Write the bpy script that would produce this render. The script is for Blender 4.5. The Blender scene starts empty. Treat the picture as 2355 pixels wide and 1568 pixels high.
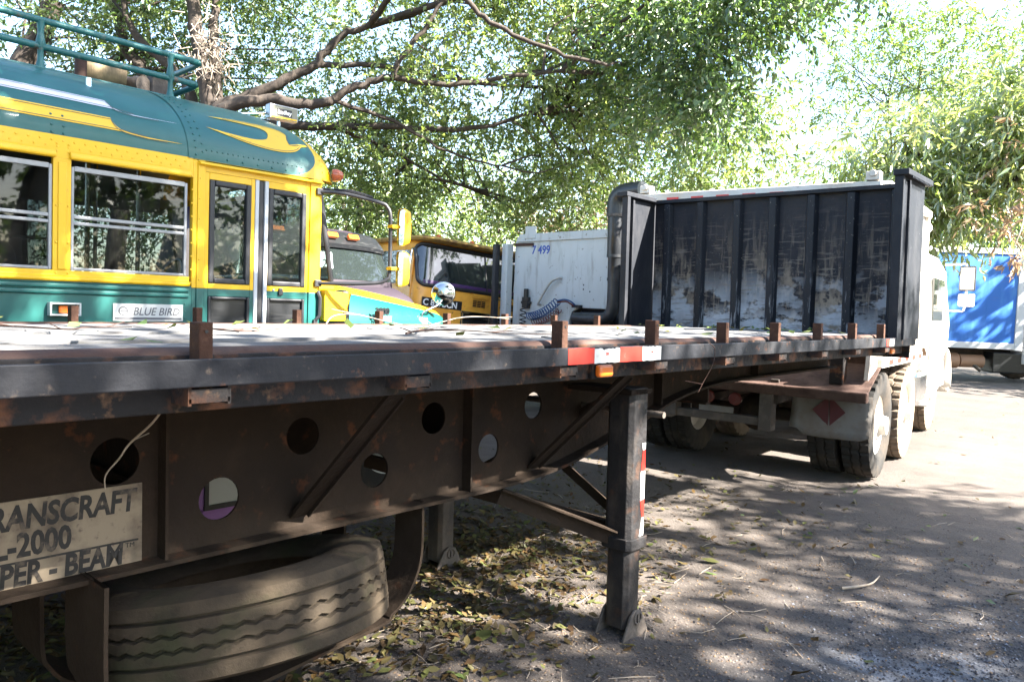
import bpy, bmesh, math, random
import numpy as np
from mathutils import Vector, Matrix, Euler, Quaternion
from math import sin, cos, pi, radians as rad
random.seed(7)
S = bpy.context.scene
COL = S.collection
# ---------------------------------------------------------------- camera
EYE = Vector((0, 0, 1.58))
yaw, pit, rol = rad(41.96), rad(2.918), rad(2.221)
F = Vector((-sin(yaw)*cos(pit), cos(yaw)*cos(pit), -sin(pit)))
R = Vector((cos(yaw), sin(yaw), 0)); U = R.cross(F)
R2 = cos(rol)*R + sin(rol)*U; U2 = -sin(rol)*R + cos(rol)*U
cd = bpy.data.cameras.new('camera'); cam = bpy.data.objects.new('camera', cd); COL.objects.link(cam)
cd.sensor_width = 36; cd.lens = 1755.1/2355*36; cd.clip_start = .05; cd.clip_end = 2000
m = Matrix((R2, U2, -F)).transposed().to_4x4(); m.translation = EYE; cam.matrix_world = m
S.camera = cam
# ---------------------------------------------------------------- sky and sun
SUN = Vector((1.15, .42, 1.0)).normalized()
w = bpy.data.worlds.new('World'); S.world = w; w.use_nodes = True
wn = w.node_tree; bg = wn.nodes['Background']
sk = wn.nodes.new('ShaderNodeTexSky'); sk.sky_type = 'NISHITA'; sk.sun_disc = False
sk.sun_elevation = math.asin(SUN.z); sk.sun_rotation = math.atan2(SUN.x, SUN.y)
sk.dust_density = 1.0; sk.air_density = 1.0; sk.ozone_density = .6
wn.links.new(sk.outputs[0], bg.inputs[0]); bg.inputs[1].default_value = .068
sl = bpy.data.lights.new('sun', 'SUN'); so = bpy.data.objects.new('sun', sl); COL.objects.link(so)
sl.energy = 5.0; sl.angle = rad(.53); sl.color = (1, .94, .84)
so.rotation_euler = SUN.to_track_quat('Z', 'Y').to_euler(); so.location = (10, 8, 14)
vs = S.view_settings; vs.view_transform = 'Standard'; vs.look = 'None'; vs.exposure = 3.42; vs.gamma = 1
try: vs.use_curve_mapping = False
except Exception: pass
S.render.engine = 'CYCLES'
cy = S.cycles
cy.max_bounces = 7; cy.diffuse_bounces = 3; cy.glossy_bounces = 3; cy.transmission_bounces = 5; cy.transparent_max_bounces = 10
cy.sample_clamp_indirect = 6
# ---------------------------------------------------------------- materials
def lin(c):
    return tuple(((v/12.92) if v <= .04045 else ((v+.055)/1.055)**2.4) for v in c)
def newmat(name):
    m = bpy.data.materials.new(name); m.use_nodes = True
    nt = m.node_tree; nt.nodes.clear()
    out = nt.nodes.new('ShaderNodeOutputMaterial')
    return m, nt, out
def N(nt, t, **k):
    n = nt.nodes.new(t)
    for a, b in k.items(): setattr(n, a, b)
    return n
def noise_fac(nt, tc, scale, lo, hi, detail=5, st=(1, 1, 1), rough=.6, off=(0, 0, 0)):
    mp = N(nt, 'ShaderNodeMapping'); mp.inputs['Scale'].default_value = st; mp.inputs['Location'].default_value = off
    nt.links.new(tc, mp.inputs[0])
    n = N(nt, 'ShaderNodeTexNoise'); n.inputs['Scale'].default_value = scale
    n.inputs['Detail'].default_value = detail; n.inputs['Roughness'].default_value = rough
    nt.links.new(mp.outputs[0], n.inputs['Vector'])
    r = N(nt, 'ShaderNodeMapRange'); r.inputs[1].default_value = lo; r.inputs[2].default_value = hi; r.clamp = True
    nt.links.new(n.outputs[0], r.inputs[0])
    return r.outputs[0], n.outputs[0]
def mul(nt, a, b):
    n = N(nt, 'ShaderNodeMath', operation='MULTIPLY')
    for i, x in enumerate((a, b)):
        if isinstance(x, (int, float)): n.inputs[i].default_value = x
        else: nt.links.new(x, n.inputs[i])
    return n.outputs[0]
def mix(nt, f, a, b):
    n = N(nt, 'ShaderNodeMix', data_type='RGBA')
    for i, x in ((0, f), (6, a), (7, b)):
        if isinstance(x, (int, float)): n.inputs[i].default_value = x
        elif isinstance(x, tuple): n.inputs[i].default_value = (*x, 1)
        else: nt.links.new(x, n.inputs[i])
    return n.outputs[2]
def mat(name, base, rough=.6, metal=0, layers=(), bump=None, coat=0, spec=.5, hook=None, rand=0):
    """layers: (colour, scale, lo, hi, amount, stretch, axisrange or None) mixed over the base by object-space noise"""
    m, nt, out = newmat(name)
    p = N(nt, 'ShaderNodeBsdfPrincipled'); nt.links.new(p.outputs[0], out.inputs[0])
    p.inputs['Roughness'].default_value = rough; p.inputs['Metallic'].default_value = metal
    p.inputs['Specular IOR Level'].default_value = spec
    if coat: p.inputs['Coat Weight'].default_value = coat; p.inputs['Coat Roughness'].default_value = .08
    tc = N(nt, 'ShaderNodeTexCoord').outputs['Object']
    if rand:                                    # pieces that share a material sample different spots
        oi = N(nt, 'ShaderNodeObjectInfo'); va = N(nt, 'ShaderNodeVectorMath', operation='ADD')
        sc = N(nt, 'ShaderNodeVectorMath', operation='SCALE'); sc.inputs['Scale'].default_value = 1
        cb = N(nt, 'ShaderNodeCombineXYZ')
        for i in range(3): nt.links.new(mul(nt, oi.outputs['Random'], 37.0+i*11), cb.inputs[i])
        nt.links.new(tc, va.inputs[0]); nt.links.new(cb.outputs[0], va.inputs[1]); tc0 = tc; tc = va.outputs[0]
    else: tc0 = tc
    col = base
    if hook: col = hook(nt, tc0, base)
    if rand:
        hv = N(nt, 'ShaderNodeHueSaturation'); v = N(nt, 'ShaderNodeMapRange'); v.inputs[3].default_value = 1-rand; v.inputs[4].default_value = 1+rand
        nt.links.new(oi.outputs['Random'], v.inputs[0]); nt.links.new(v.outputs[0], hv.inputs['Value'])
        if isinstance(col, tuple): hv.inputs['Color'].default_value = (*col, 1)
        else: nt.links.new(col, hv.inputs['Color'])
        col = hv.outputs[0]
    for i, L in enumerate(layers):
        c, sc, lo, hi, amt, st, zr = (list(L)+[None]*7)[:7]
        f, _ = noise_fac(nt, tc, sc, lo, hi, st=st or (1, 1, 1), off=(i*3.7, i*1.3, i*2.1))
        f = mul(nt, f, amt if amt is not None else 1)
        if zr:
            sx = N(nt, 'ShaderNodeSeparateXYZ'); nt.links.new(tc0, sx.inputs[0])
            r = N(nt, 'ShaderNodeMapRange'); r.inputs[1].default_value = zr[1]; r.inputs[2].default_value = zr[2]
            nt.links.new(sx.outputs[zr[0]], r.inputs[0]); f = mul(nt, f, r.outputs[0])
        col = mix(nt, f, col, c)
    if isinstance(col, tuple): p.inputs['Base Color'].default_value = (*col, 1)
    else: nt.links.new(col, p.inputs['Base Color'])
    if bump:
        sc, stg = bump[:2]; st = bump[2] if len(bump) > 2 else (1, 1, 1)
        _, h = noise_fac(nt, tc, sc, 0, 1, st=st, detail=6)
        b = N(nt, 'ShaderNodeBump'); b.inputs['Strength'].default_value = stg; b.inputs['Distance'].default_value = .02
        nt.links.new(h, b.inputs['Height']); nt.links.new(b.outputs[0], p.inputs['Normal'])
    return m
def glassmat(name, tint=(.75, .8, .8), dirt=.12, rough=.02, dc=(.5, .48, .44)):
    m, nt, out = newmat(name)
    tr = N(nt, 'ShaderNodeBsdfTransparent'); tr.inputs[0].default_value = (*tint, 1)
    gl = N(nt, 'ShaderNodeBsdfGlossy'); gl.inputs['Roughness'].default_value = rough
    df = N(nt, 'ShaderNodeBsdfDiffuse'); df.inputs[0].default_value = (*dc, 1)
    fr = N(nt, 'ShaderNodeFresnel'); fr.inputs[0].default_value = 1.5
    r = N(nt, 'ShaderNodeMapRange'); r.inputs[3].default_value = .015; r.inputs[4].default_value = 1
    nt.links.new(fr.outputs[0], r.inputs[0])
    a = N(nt, 'ShaderNodeMixShader'); nt.links.new(mul(nt, r.outputs[0], .6), a.inputs[0]); nt.links.new(tr.outputs[0], a.inputs[1]); nt.links.new(gl.outputs[0], a.inputs[2])
    tc = N(nt, 'ShaderNodeTexCoord').outputs['Object']
    f, _ = noise_fac(nt, tc, 3.5, .35, .8)
    b = N(nt, 'ShaderNodeMixShader'); nt.links.new(mul(nt, f, dirt), b.inputs[0]); nt.links.new(a.outputs[0], b.inputs[1]); nt.links.new(df.outputs[0], b.inputs[2])
    nt.links.new(b.outputs[0], out.inputs[0]); return m
def leafmat(name, cols, trans=.45, gloss=.08, rg=.42):
    m, nt, out = newmat(name)
    g = N(nt, 'ShaderNodeNewGeometry')
    cr = N(nt, 'ShaderNodeValToRGB'); e = cr.color_ramp.elements
    while len(e) < len(cols): e.new(.5)
    for i, c in enumerate(cols): e[i].position = i/(len(cols)-1); e[i].color = (*c, 1)
    nt.links.new(g.outputs['Random Per Island'], cr.inputs[0])
    d = N(nt, 'ShaderNodeBsdfDiffuse'); t = N(nt, 'ShaderNodeBsdfTranslucent'); gl = N(nt, 'ShaderNodeBsdfGlossy'); gl.inputs['Roughness'].default_value = rg
    nt.links.new(cr.outputs[0], d.inputs[0])
    hs = N(nt, 'ShaderNodeHueSaturation'); hs.inputs['Hue'].default_value = .48; hs.inputs['Value'].default_value = 1.5; hs.inputs['Saturation'].default_value = 1.1
    nt.links.new(cr.outputs[0], hs.inputs['Color']); nt.links.new(hs.outputs[0], t.inputs[0])
    a = N(nt, 'ShaderNodeMixShader'); a.inputs[0].default_value = trans
    nt.links.new(d.outputs[0], a.inputs[1]); nt.links.new(t.outputs[0], a.inputs[2])
    b = N(nt, 'ShaderNodeMixShader'); b.inputs[0].default_value = gloss
    nt.links.new(a.outputs[0], b.inputs[1]); nt.links.new(gl.outputs[0], b.inputs[2])
    nt.links.new(b.outputs[0], out.inputs[0]); return m
DUST = (.23, .17, .125); RUST = (.12, .05, .025); DRUST = (.05, .027, .017)
M = {}
M['wood'] = mat('weathered_deck_wood', (.18, .178, .178), .92, spec=.15, layers=[((.06, .054, .05), 9, .45, .70, .85, (9, .5, 1)), ((.30, .30, .305), 5, .5, .8, .6, (5, .6, 1)), ((.02, .017, .015), 30, .58, .74, .85, (4, .25, 1)), ((.05, .045, .04), 1.6, .5, .7, .5)], bump=(22, .6, (8, .4, 1)), rand=.16)
M['rail'] = mat('black_painted_rail_steel', (.012, .013, .017), .65, spec=.25, layers=[((.05, .048, .047), 4, .48, .8, .5, (1, 1.2, .35)), (RUST, 13, .62, .72, .75), (DUST, 30, .62, .75, .35)], bump=(40, .15))
M['chan'] = mat('dark_rusty_channel_steel', (.014, .013, .014), .7, spec=.2, layers=[((.06, .052, .048), 5, .45, .8, .5), (RUST, 9, .52, .66, .8), ((.16, .09, .05), 22, .6, .74, .7)], bump=(35, .3))
M['roundrust'] = mat('rusty_top_rail', (.062, .034, .026), .75, spec=.2, layers=[((.12, .085, .072), 7, .5, .75, .7, (1, .4, 1)), ((.05, .035, .03), 11, .5, .7, .8)], bump=(30, .3))
M['stake'] = mat('rusty_brown_stake', (.06, .029, .019), .85, spec=.2, layers=[((.04, .02, .014), 16, .5, .72, .7), ((.13, .07, .042), 40, .55, .75, .5)], bump=(60, .3), rand=.15)
M['beam'] = mat('dusty_rusty_beam_steel', (.021, .014, .010), .9, spec=.15, layers=[((.013, .010, .009), 3, .45, .7, .75, (1, 1, .5)), ((.042, .027, .018), 5, .5, .78, .6), ((.09, .032, .014), 10, .60, .68, .6), ((.075, .05, .036), 60, .68, .76, .5), ((.05, .036, .025), 2.0, .3, .7, .75, None, (2, .92, .70))], bump=(30, .35))
M['darkstruct'] = mat('underframe_steel', (.035, .026, .021), .8, layers=[((.09, .06, .04), 8, .5, .75, .7)], bump=(30, .3))
M['leg'] = mat('landing_leg_steel', (.016, .015, .016), .6, spec=.3, layers=[((.085, .066, .052), 6, .48, .7, .7, (1, 1, .4)), ((.075, .036, .02), 11, .58, .72, .6), ((.14, .11, .085), 2.6, .4, .75, .7, None, (2, .45, .1))], bump=(35, .3))
M['foot'] = mat('landing_foot_steel', (.07, .057, .048), .75, layers=[((.15, .12, .098), 9, .45, .7, .7), ((.05, .04, .035), 20, .55, .7, .6)], bump=(40, .3))
M['head'] = mat('scuffed_black_headboard_paint', (.009, .011, .017), .6, spec=.2, layers=[
    ((.15, .125, .10), 10, .50, .60, .8, (2.6, 1, .30), (2, 2.55, 1.75)), ((.24, .20, .155), 3.6, .52, .60, .85, (1.2, 1, .8), (2, 2.25, 1.7)),
    ((.012, .013, .018), 16, .54, .62, .9, (1, 1, .8)), ((.30, .33, .37), 4.4, .47, .53, .95, (.8, 1, 1.3), (2, 2.02, 1.6)), ((.36, .38, .41), 11, .42, .50, .9, (.7, 1, 1.6), (2, 1.68, 1.5)),
    ((.14, .125, .11), 7, .55, .62, .7, (.6, 1, 5.5), (2, 2.6, 2.0)), ((.32, .29, .25), 60, .66, .70, .7, None, (2, 2.7, 1.9)), ((.03, .028, .03), 2.5, .45, .7, .5)], bump=(30, .15))
M['headpaint'] = mat('black_headboard_frame_paint', (.009, .011, .016), .6, spec=.25, layers=[((.25, .24, .23), 38, .70, .74, .7), ((.045, .045, .05), 4, .45, .7, .6, (1, 1, .4))], bump=(30, .12))
M['tyre'] = mat('dusty_tyre_rubber', (.042, .033, .024), .9, spec=.15, layers=[((.085, .064, .043), 5, .42, .7, .7), ((.036, .042, .02), 4, .52, .68, .6), ((.016, .015, .013), 16, .55, .75, .6)], bump=(60, .2))
M['tyre2'] = mat('truck_tyre_rubber', (.024, .023, .022), .85, spec=.25, layers=[((.085, .064, .046), 4, .45, .72, .6)], bump=(60, .25))
M['tyre3'] = mat('muddy_truck_tyre_rubber', (.16, .12, .085), .9, layers=[((.10, .08, .06), 6, .42, .7, .7)], bump=(60, .25))
M['red'] = mat('red_reflective_tape', (.55, .03, .02), .35, layers=[((.35, .3, .28), 30, .68, .74, .6)])
M['white_tape'] = mat('white_reflective_tape', (.62, .62, .60), .35, layers=[((.35, .3, .26), 20, .6, .75, .6)])
M['redprint'] = mat('red_print', (.6, .05, .03), .4)
M['amber'] = mat('amber_lens', (.75, .16, .015), .2, coat=.5, layers=[((.25, .07, .02), 12, .55, .75, .6)])
M['signpl'] = mat('dirty_cream_sign_paint', (.21, .165, .115), .85, layers=[((.05, .036, .026), 6, .48, .68, .85), ((.12, .085, .06), 16, .5, .7, .6), ((.06, .04, .03), 40, .6, .7, .6)])
M['ink'] = mat('worn_black_lettering', (.016, .014, .013), .8, layers=[((.10, .075, .055), 24, .55, .66, .7)])
M['green'] = None
def greenyellow(nt, tc, base):
    return base
BG = lin((.03, .44, .43)); GREEN = (.003, .078, .07); YEL = (.68, .40, .004)
M['green'] = mat('teal_green_bus_paint', GREEN, .42, coat=.12, layers=[((.012, .12, .11), 3, .5, .8, .4), ((.10, .14, .12), 20, .66, .76, .35)])
M['yellow'] = mat('yellow_bus_paint', YEL, .45, coat=.12, layers=[((.58, .33, .01), 5, .52, .8, .5), ((.22, .13, .03), 26, .66, .76, .5)])
M['fwhite'] = mat('white_stripe_paint', (.62, .62, .66), .35, coat=.3)
M['pin'] = mat('dark_pinstripe', (.08, .07, .05), .5)
M['alu'] = mat('aluminium_window_frame', (.27, .275, .285), .45, .4, layers=[((.12, .12, .125), 10, .5, .8, .5)])
M['rubber'] = mat('black_window_rubber', (.016, .016, .019), .45, layers=[((.07, .07, .075), 10, .55, .8, .5)])
M['blackpl'] = mat('black_panel_plastic', (.012, .013, .015), .3, layers=[((.10, .10, .10), 9, .55, .8, .5, (1, .3, 5))])
M['glass'] = glassmat('bus_window_glass', (.38, .41, .41), .03)
M['doorglass'] = glassmat('door_glass', (.46, .53, .53), .02)
M['wsglass'] = glassmat('windscreen_glass', (.45, .52, .50), .10)
M['inside'] = mat('bus_interior_panel', (.12, .13, .12), .7, layers=[((.12, .11, .10), 5, .5, .7, .6)])
M['seat'] = mat('dark_brown_seat_vinyl', (.045, .038, .042), .45)
M['rack'] = mat('worn_teal_rack_paint', (.012, .10, .10), .45, layers=[((.04, .16, .155), 6, .5, .75, .6), ((.13, .065, .04), 16, .62, .70, .8), ((.3, .33, .3), 9, .62, .75, .5)], bump=(40, .2))
M['chrome'] = mat('chrome', (.62, .63, .64), .16, 1.0, layers=[((.3, .26, .22), 16, .58, .75, .4)])
M['mirror'] = mat('mirror_glass', (.42, .44, .45), .06, 1.0)
M['grey'] = mat('grey_paint', (.42, .44, .46), .45, layers=[((.2, .2, .2), 8, .55, .75, .4)])
M['log'] = mat('cut_log_wood', (.26, .19, .10), .8, layers=[((.09, .06, .035), 7, .45, .7, .8, (1, 1, .3)), ((.35, .27, .12), 4, .5, .8, .5)], bump=(20, .5, (1, 1, .25)))
M['oldwood'] = mat('dark_old_timber', (.10, .08, .065), .85, layers=[((.04, .03, .025), 9, .45, .7, .7, (.3, 1, 1))], bump=(20, .5))
M['plaque'] = mat('white_sign_plate', (.5, .5, .48), .4, layers=[((.4, .38, .35), 9, .6, .8, .4)])
M['greyink'] = mat('faded_grey_lettering', (.10, .10, .11), .6)
M['orange'] = mat('faded_orange_truck_paint', (.85, .39, .05), .4, coat=.25, layers=[((.36, .13, .02), 2.5, .45, .75, .6), ((.60, .36, .05), 6, .56, .72, .6), ((.10, .05, .03), 14, .64, .72, .8)])
M['purple'] = mat('purple_truck_paint', (.026, .019, .027), .6, spec=.25, layers=[((.042, .033, .042), 3, .45, .75, .5)])
M['lilac'] = mat('lilac_door_paint', (.30, .14, .42), .45, layers=[((.4, .25, .5), 6, .5, .8, .4)])
M['whitepaint'] = mat('white_truck_paint', (.46, .48, .475), .5, coat=.05, layers=[((.32, .33, .31), 2.2, .45, .8, .5, (1, 1, .35)), ((.10, .07, .045), 13, .63, .70, .8), ((.2, .175, .145), 7, .54, .70, .6, (1.5, 1, .22))])
M['dumpwhite'] = mat('dusty_white_dump_paint', (.60, .57, .52), .55, layers=[((.36, .28, .2), 3, .45, .75, .6), ((.18, .10, .06), 14, .64, .74, .6)])
M['rustplate'] = mat('rusty_steel_plate', (.075, .045, .036), .8, spec=.2, layers=[((.14, .095, .078), 5, .45, .72, .7), ((.028, .018, .015), 9, .5, .7, .7)], bump=(30, .3))
M['flap'] = mat('dirty_white_mudflap', (.17, .155, .14), .8, layers=[((.12, .082, .053), 5, .45, .7, .7), ((.07, .05, .035), 12, .58, .75, .5)], bump=(6, .4))
M['flapred'] = mat('faded_red_print', (.075, .014, .016), .7, layers=[((.08, .05, .04), 9, .55, .75, .5)])
M['tail'] = mat('dusty_red_tail_lens', (.10, .012, .01), .5, layers=[((.09, .05, .035), 9, .45, .7, .7)])
M['pipe'] = mat('black_intake_pipe', (.02, .022, .026), .38, layers=[((.09, .09, .09), 7, .5, .75, .5), ((.12, .07, .05), 16, .66, .74, .5)])
M['hose_blue'] = mat('blue_air_hose', (.02, .06, .17), .4)
M['hose_red'] = mat('red_brown_air_hose', (.14, .03, .03), .4)
M['hose_black'] = mat('black_hose', (.012, .012, .014), .4)
M['blueink'] = mat('blue_lettering', (.02, .06, .30), .5)
M['inkblack'] = mat('black_plate_paint', (.012, .012, .014), .45)
M['whiteink'] = mat('white_lettering', (.75, .75, .75), .5)
M['blue'] = mat('blue_box_paint', (.015, .12, .46), .5, layers=[((.09, .27, .6), 3, .48, .75, .7, (1, 1, .3)), ((.10, .09, .25), 9, .6, .75, .5, (.3, .3, 3))])
M['boxframe'] = mat('pale_grey_box_frame', (.55, .56, .58), .5, layers=[((.35, .3, .26), 8, .58, .75, .5)])
M['bark'] = mat('ficus_bark', (.042, .031, .024), .9, layers=[((.022, .016, .013), 7, .42, .7, .8, (1, 1, .4)), ((.10, .078, .058), 11, .55, .75, .6)], bump=(16, .8, (1, 1, .4)))
M['bark2'] = mat('pale_twig_bark', (.34, .28, .22), .9, layers=[((.15, .11, .08), 7, .45, .7, .7)], bump=(16, .6))
M['leafA'] = leafmat('ficus_leaf', [(.055, .10, .022), (.11, .175, .04), (.175, .25, .065), (.26, .31, .13)], .58)
M['leafdark'] = leafmat('dark_ficus_leaf', [(.03, .07, .018), (.055, .11, .026), (.10, .16, .04)], .46)
M['leafB'] = leafmat('mango_leaf', [(.13, .20, .05), (.20, .28, .07), (.26, .33, .10), (.32, .33, .14)], .55, .16, .3)
M['leafdry'] = leafmat('dry_mango_leaf', [(.22, .15, .08), (.33, .24, .14), (.16, .11, .055)], .35)
M['leafC'] = leafmat('background_leaf', [(.07, .13, .03), (.12, .20, .045), (.18, .25, .07)], .52)
M['litter'] = leafmat('fallen_leaf', [(.07, .038, .02), (.10, .085, .035), (.075, .09, .03), (.10, .085, .035), (.05, .03, .018), (.065, .062, .036), (.11, .068, .025), (.06, .04, .025)], .1, .03)
M['pebble'] = leafmat('small_stone', [(.10, .075, .058), (.20, .135, .08), (.17, .15, .135), (.045, .04, .042), (.13, .10, .085)], .0, .02)
M['ash'] = leafmat('ash_and_charcoal_bits', [(.025, .025, .03), (.05, .05, .058), (.20, .205, .23), (.018, .018, .022), (.10, .095, .095)], .0, .02)
M['yleaf'] = leafmat('yellow_green_leaf', [(.13, .17, .05), (.08, .14, .04), (.16, .14, .03), (.06, .11, .05)], .25)
# ---------------------------------------------------------------- mesh helpers
class MB:
    def __init__(s): s.v = []; s.f = []
    def add(s, V, Fc):
        o = len(s.v); s.v += [tuple(p) for p in V]; s.f += [tuple(i+o for i in f) for f in Fc]; return s
    def bb(s, x0, x1, y0, y1, z0, z1):
        V = [(x, y, z) for x in (x0, x1) for y in (y0, y1) for z in (z0, z1)]
        return s.add(V, [(0, 1, 3, 2), (4, 6, 7, 5), (0, 4, 5, 1), (2, 3, 7, 6), (0, 2, 6, 4), (1, 5, 7, 3)])
    def box(s, c, sz, Rm=None):
        V = [Vector((x*sz[0]/2, y*sz[1]/2, z*sz[2]/2)) for x in (-1, 1) for y in (-1, 1) for z in (-1, 1)]
        if Rm is not None: V = [Rm @ v for v in V]
        c = Vector(c)
        return s.add([v+c for v in V], [(0, 1, 3, 2), (4, 6, 7, 5), (0, 4, 5, 1), (2, 3, 7, 6), (0, 2, 6, 4), (1, 5, 7, 3)])
    def bar(s, p0, p1, wd, ht, up=(0, 0, 1)):
        p0 = Vector(p0); p1 = Vector(p1); d = (p1-p0); L = d.length; d.normalize()
        a = d.cross(Vector(up)).normalized(); b = a.cross(d)
        Rm = Matrix((a, d, b)).transposed()
        return s.box((p0+p1)/2, (wd, L, ht), Rm)
    def cyl(s, p0, p1, r0, r1=None, n=14):
        return s.tube([p0, p1], [r0, r0 if r1 is None else r1], n)
    def tube(s, pts, r, n=8, closed=False):
        P = [Vector(p) for p in pts]; k = len(P)
        rr = r if isinstance(r, (list, tuple)) else [r]*k
        T = []
        for i in range(k):
            a = P[(i-1) % k] if closed or i > 0 else P[i]; b = P[(i+1) % k] if closed or i < k-1 else P[i]
            T.append((b-a).normalized())
        u = T[0].orthogonal().normalized(); V = []; Fc = []
        for i in range(k):
            u = (u - T[i]*u.dot(T[i]))
            u = u.normalized() if u.length > 1e-6 else T[i].orthogonal().normalized()
            wv = T[i].cross(u)
            for j in range(n):
                a = 2*pi*j/n; V.append(P[i]+(u*cos(a)+wv*sin(a))*rr[i])
        for i in range(k if closed else k-1):
            for j in range(n):
                i2 = (i+1) % k; Fc.append((i*n+j, i*n+(j+1) % n, i2*n+(j+1) % n, i2*n+j))
        if not closed:
            Fc.append(tuple(range(n))[::-1]); Fc.append(tuple((k-1)*n+j for j in range(n)))
        return s.add(V, Fc)
    def lathe(s, prof, c, axis, n=32, fn=None, closed=True, ref=None):
        c = Vector(c); ax = Vector(axis).normalized(); u = Vector(ref) if ref else ax.orthogonal().normalized(); wv = ax.cross(u)
        k = len(prof); V = []; Fc = []
        for i in range(n):
            a = 2*pi*i/n
            for j, (r, h) in enumerate(prof):
                if fn: r, h = fn(r, h, a, j)
                V.append(c+ax*h+(u*cos(a)+wv*sin(a))*r)
        for i in range(n):
            i2 = (i+1) % n
            for j in range(k if closed else k-1):
                j2 = (j+1) % k; Fc.append((i*k+j, i2*k+j, i2*k+j2, i*k+j2))
        if not closed:
            Fc.append(tuple(i*k for i in range(n))[::-1]); Fc.append(tuple(i*k+k-1 for i in range(n)))
        return s.add(V, Fc)
    def prism(s, poly, ax, a0, a1):
        k = len(poly)
        def P(p, a):
            return {'x': (a, p[0], p[1]), 'y': (p[0], a, p[1]), 'z': (p[0], p[1], a)}[ax]
        V = [P(p, a0) for p in poly]+[P(p, a1) for p in poly]
        Fc = [tuple(range(k)), tuple(range(2*k-1, k-1, -1))]+[(i, k+i, k+(i+1) % k, (i+1) % k) for i in range(k)]
        return s.add(V, Fc)
    def grid(s, G, closed_u=False):
        a = len(G); b = len(G[0]); V = [p for r in G for p in r]; Fc = []
        for i in range(a if closed_u else a-1):
            for j in range(b-1):
                i2 = (i+1) % a; Fc.append((i*b+j, i*b+j+1, i2*b+j+1, i2*b+j))
        return s.add(V, Fc)
    def dome(s, c, nrm, r, h, n=6):
        c = Vector(c); nz = Vector(nrm).normalized(); u = nz.orthogonal().normalized(); wv = nz.cross(u)
        V = []
        for k, (q, hh) in enumerate(((1, 0), (.75, .7))):
            for j in range(n): V.append(c+(u*cos(2*pi*j/n)+wv*sin(2*pi*j/n))*r*q+nz*h*hh)
        V.append(c+nz*h)
        Fc = [(j, (j+1) % n, n+(j+1) % n, n+j) for j in range(n)]+[(n+j, n+(j+1) % n, 2*n) for j in range(n)]
        return s.add(V, Fc)
    def mesh(s, name, off=(0, 0, 0)):
        me = bpy.data.meshes.new(name)
        o = Vector(off)
        me.from_pydata([(v[0]-o.x, v[1]-o.y, v[2]-o.z) for v in s.v], [], s.f)
        bm = bmesh.new(); bm.from_mesh(me); bmesh.ops.recalc_face_normals(bm, faces=bm.faces); bm.to_mesh(me); bm.free()
        return me
    def build(s, name, m, parent=None, smooth=None, bevel=0, seg=2, kind=None, label=None):
        off = OFF.get(rootof(parent), (0, 0, 0)) if parent else (0, 0, 0)
        me = s.mesh(name, off); return link(name, me, m, parent, smooth, bevel, seg, kind, label)
OFF = {}
def rootof(o):
    while o.parent: o = o.parent
    return o.name
def link(name, me, m, parent=None, smooth=None, bevel=0, seg=2, kind=None, label=None):
    if isinstance(m, str): m = M[m]
    if m and not me.materials: me.materials.append(m)
    if smooth is not None:
        me.polygons.foreach_set('use_smooth', [True]*len(me.polygons)); me.set_sharp_from_angle(angle=rad(smooth))
    o = bpy.data.objects.new(name, me); COL.objects.link(o)
    if parent: o.parent = parent
    if bevel:
        b = o.modifiers.new('edge', 'BEVEL'); b.width = bevel; b.segments = seg; b.limit_method = 'ANGLE'; b.angle_limit = rad(35)
    if kind: o['kind'] = kind
    if label: o['label'] = label
    return o
def thing(name, label, cat, loc=(0, 0, 0), rotz=0, group=None, world=True):
    """an Empty at the thing's base; parts given in world coordinates when world is set, else in its own"""
    o = bpy.data.objects.new(name, None); COL.objects.link(o); o.location = loc; o.rotation_euler = (0, 0, rotz)
    o.empty_display_size = .2
    o['label'] = label; o['category'] = cat
    if group: o['group'] = group
    OFF[o.name] = tuple(loc) if world else (0, 0, 0)
    return o
def tag(o, label, cat, group=None):
    o['label'] = label; o['category'] = cat
    if group: o['group'] = group
    return o
def struct(o): o['kind'] = 'structure'; return o
def rep(o, parent=None, loc=None):
    c = o.copy(); COL.objects.link(c); c.parent = parent if parent else o.parent
    if loc is not None: c.location = loc
    return c
def holes_plate(outer, holes, x0, x1, n=24):
    bm = bmesh.new(); E = []
    def loop(P):
        vs = [bm.verts.new((x0, p[0], p[1])) for p in P]
        for i in range(len(vs)): E.append(bm.edges.new((vs[i], vs[(i+1) % len(vs)])))
    loop(outer)
    for (y, z, r) in holes: loop([(y+r*cos(2*pi*i/n), z+r*sin(2*pi*i/n)) for i in range(n)])
    g = bmesh.ops.triangle_fill(bm, use_beauty=True, edges=E)
    faces = [f for f in g['geom'] if isinstance(f, bmesh.types.BMFace)]
    r = bmesh.ops.extrude_face_region(bm, geom=faces)
    vs = [v for v in r['geom'] if isinstance(v, bmesh.types.BMVert)]
    bmesh.ops.translate(bm, verts=vs, vec=(x1-x0, 0, 0))
    bmesh.ops.recalc_face_normals(bm, faces=bm.faces)
    mb = MB(); bm.verts.index_update()
    mb.add([v.co for v in bm.verts], [[v.index for v in f.verts] for f in bm.faces]); bm.free(); return mb
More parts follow.
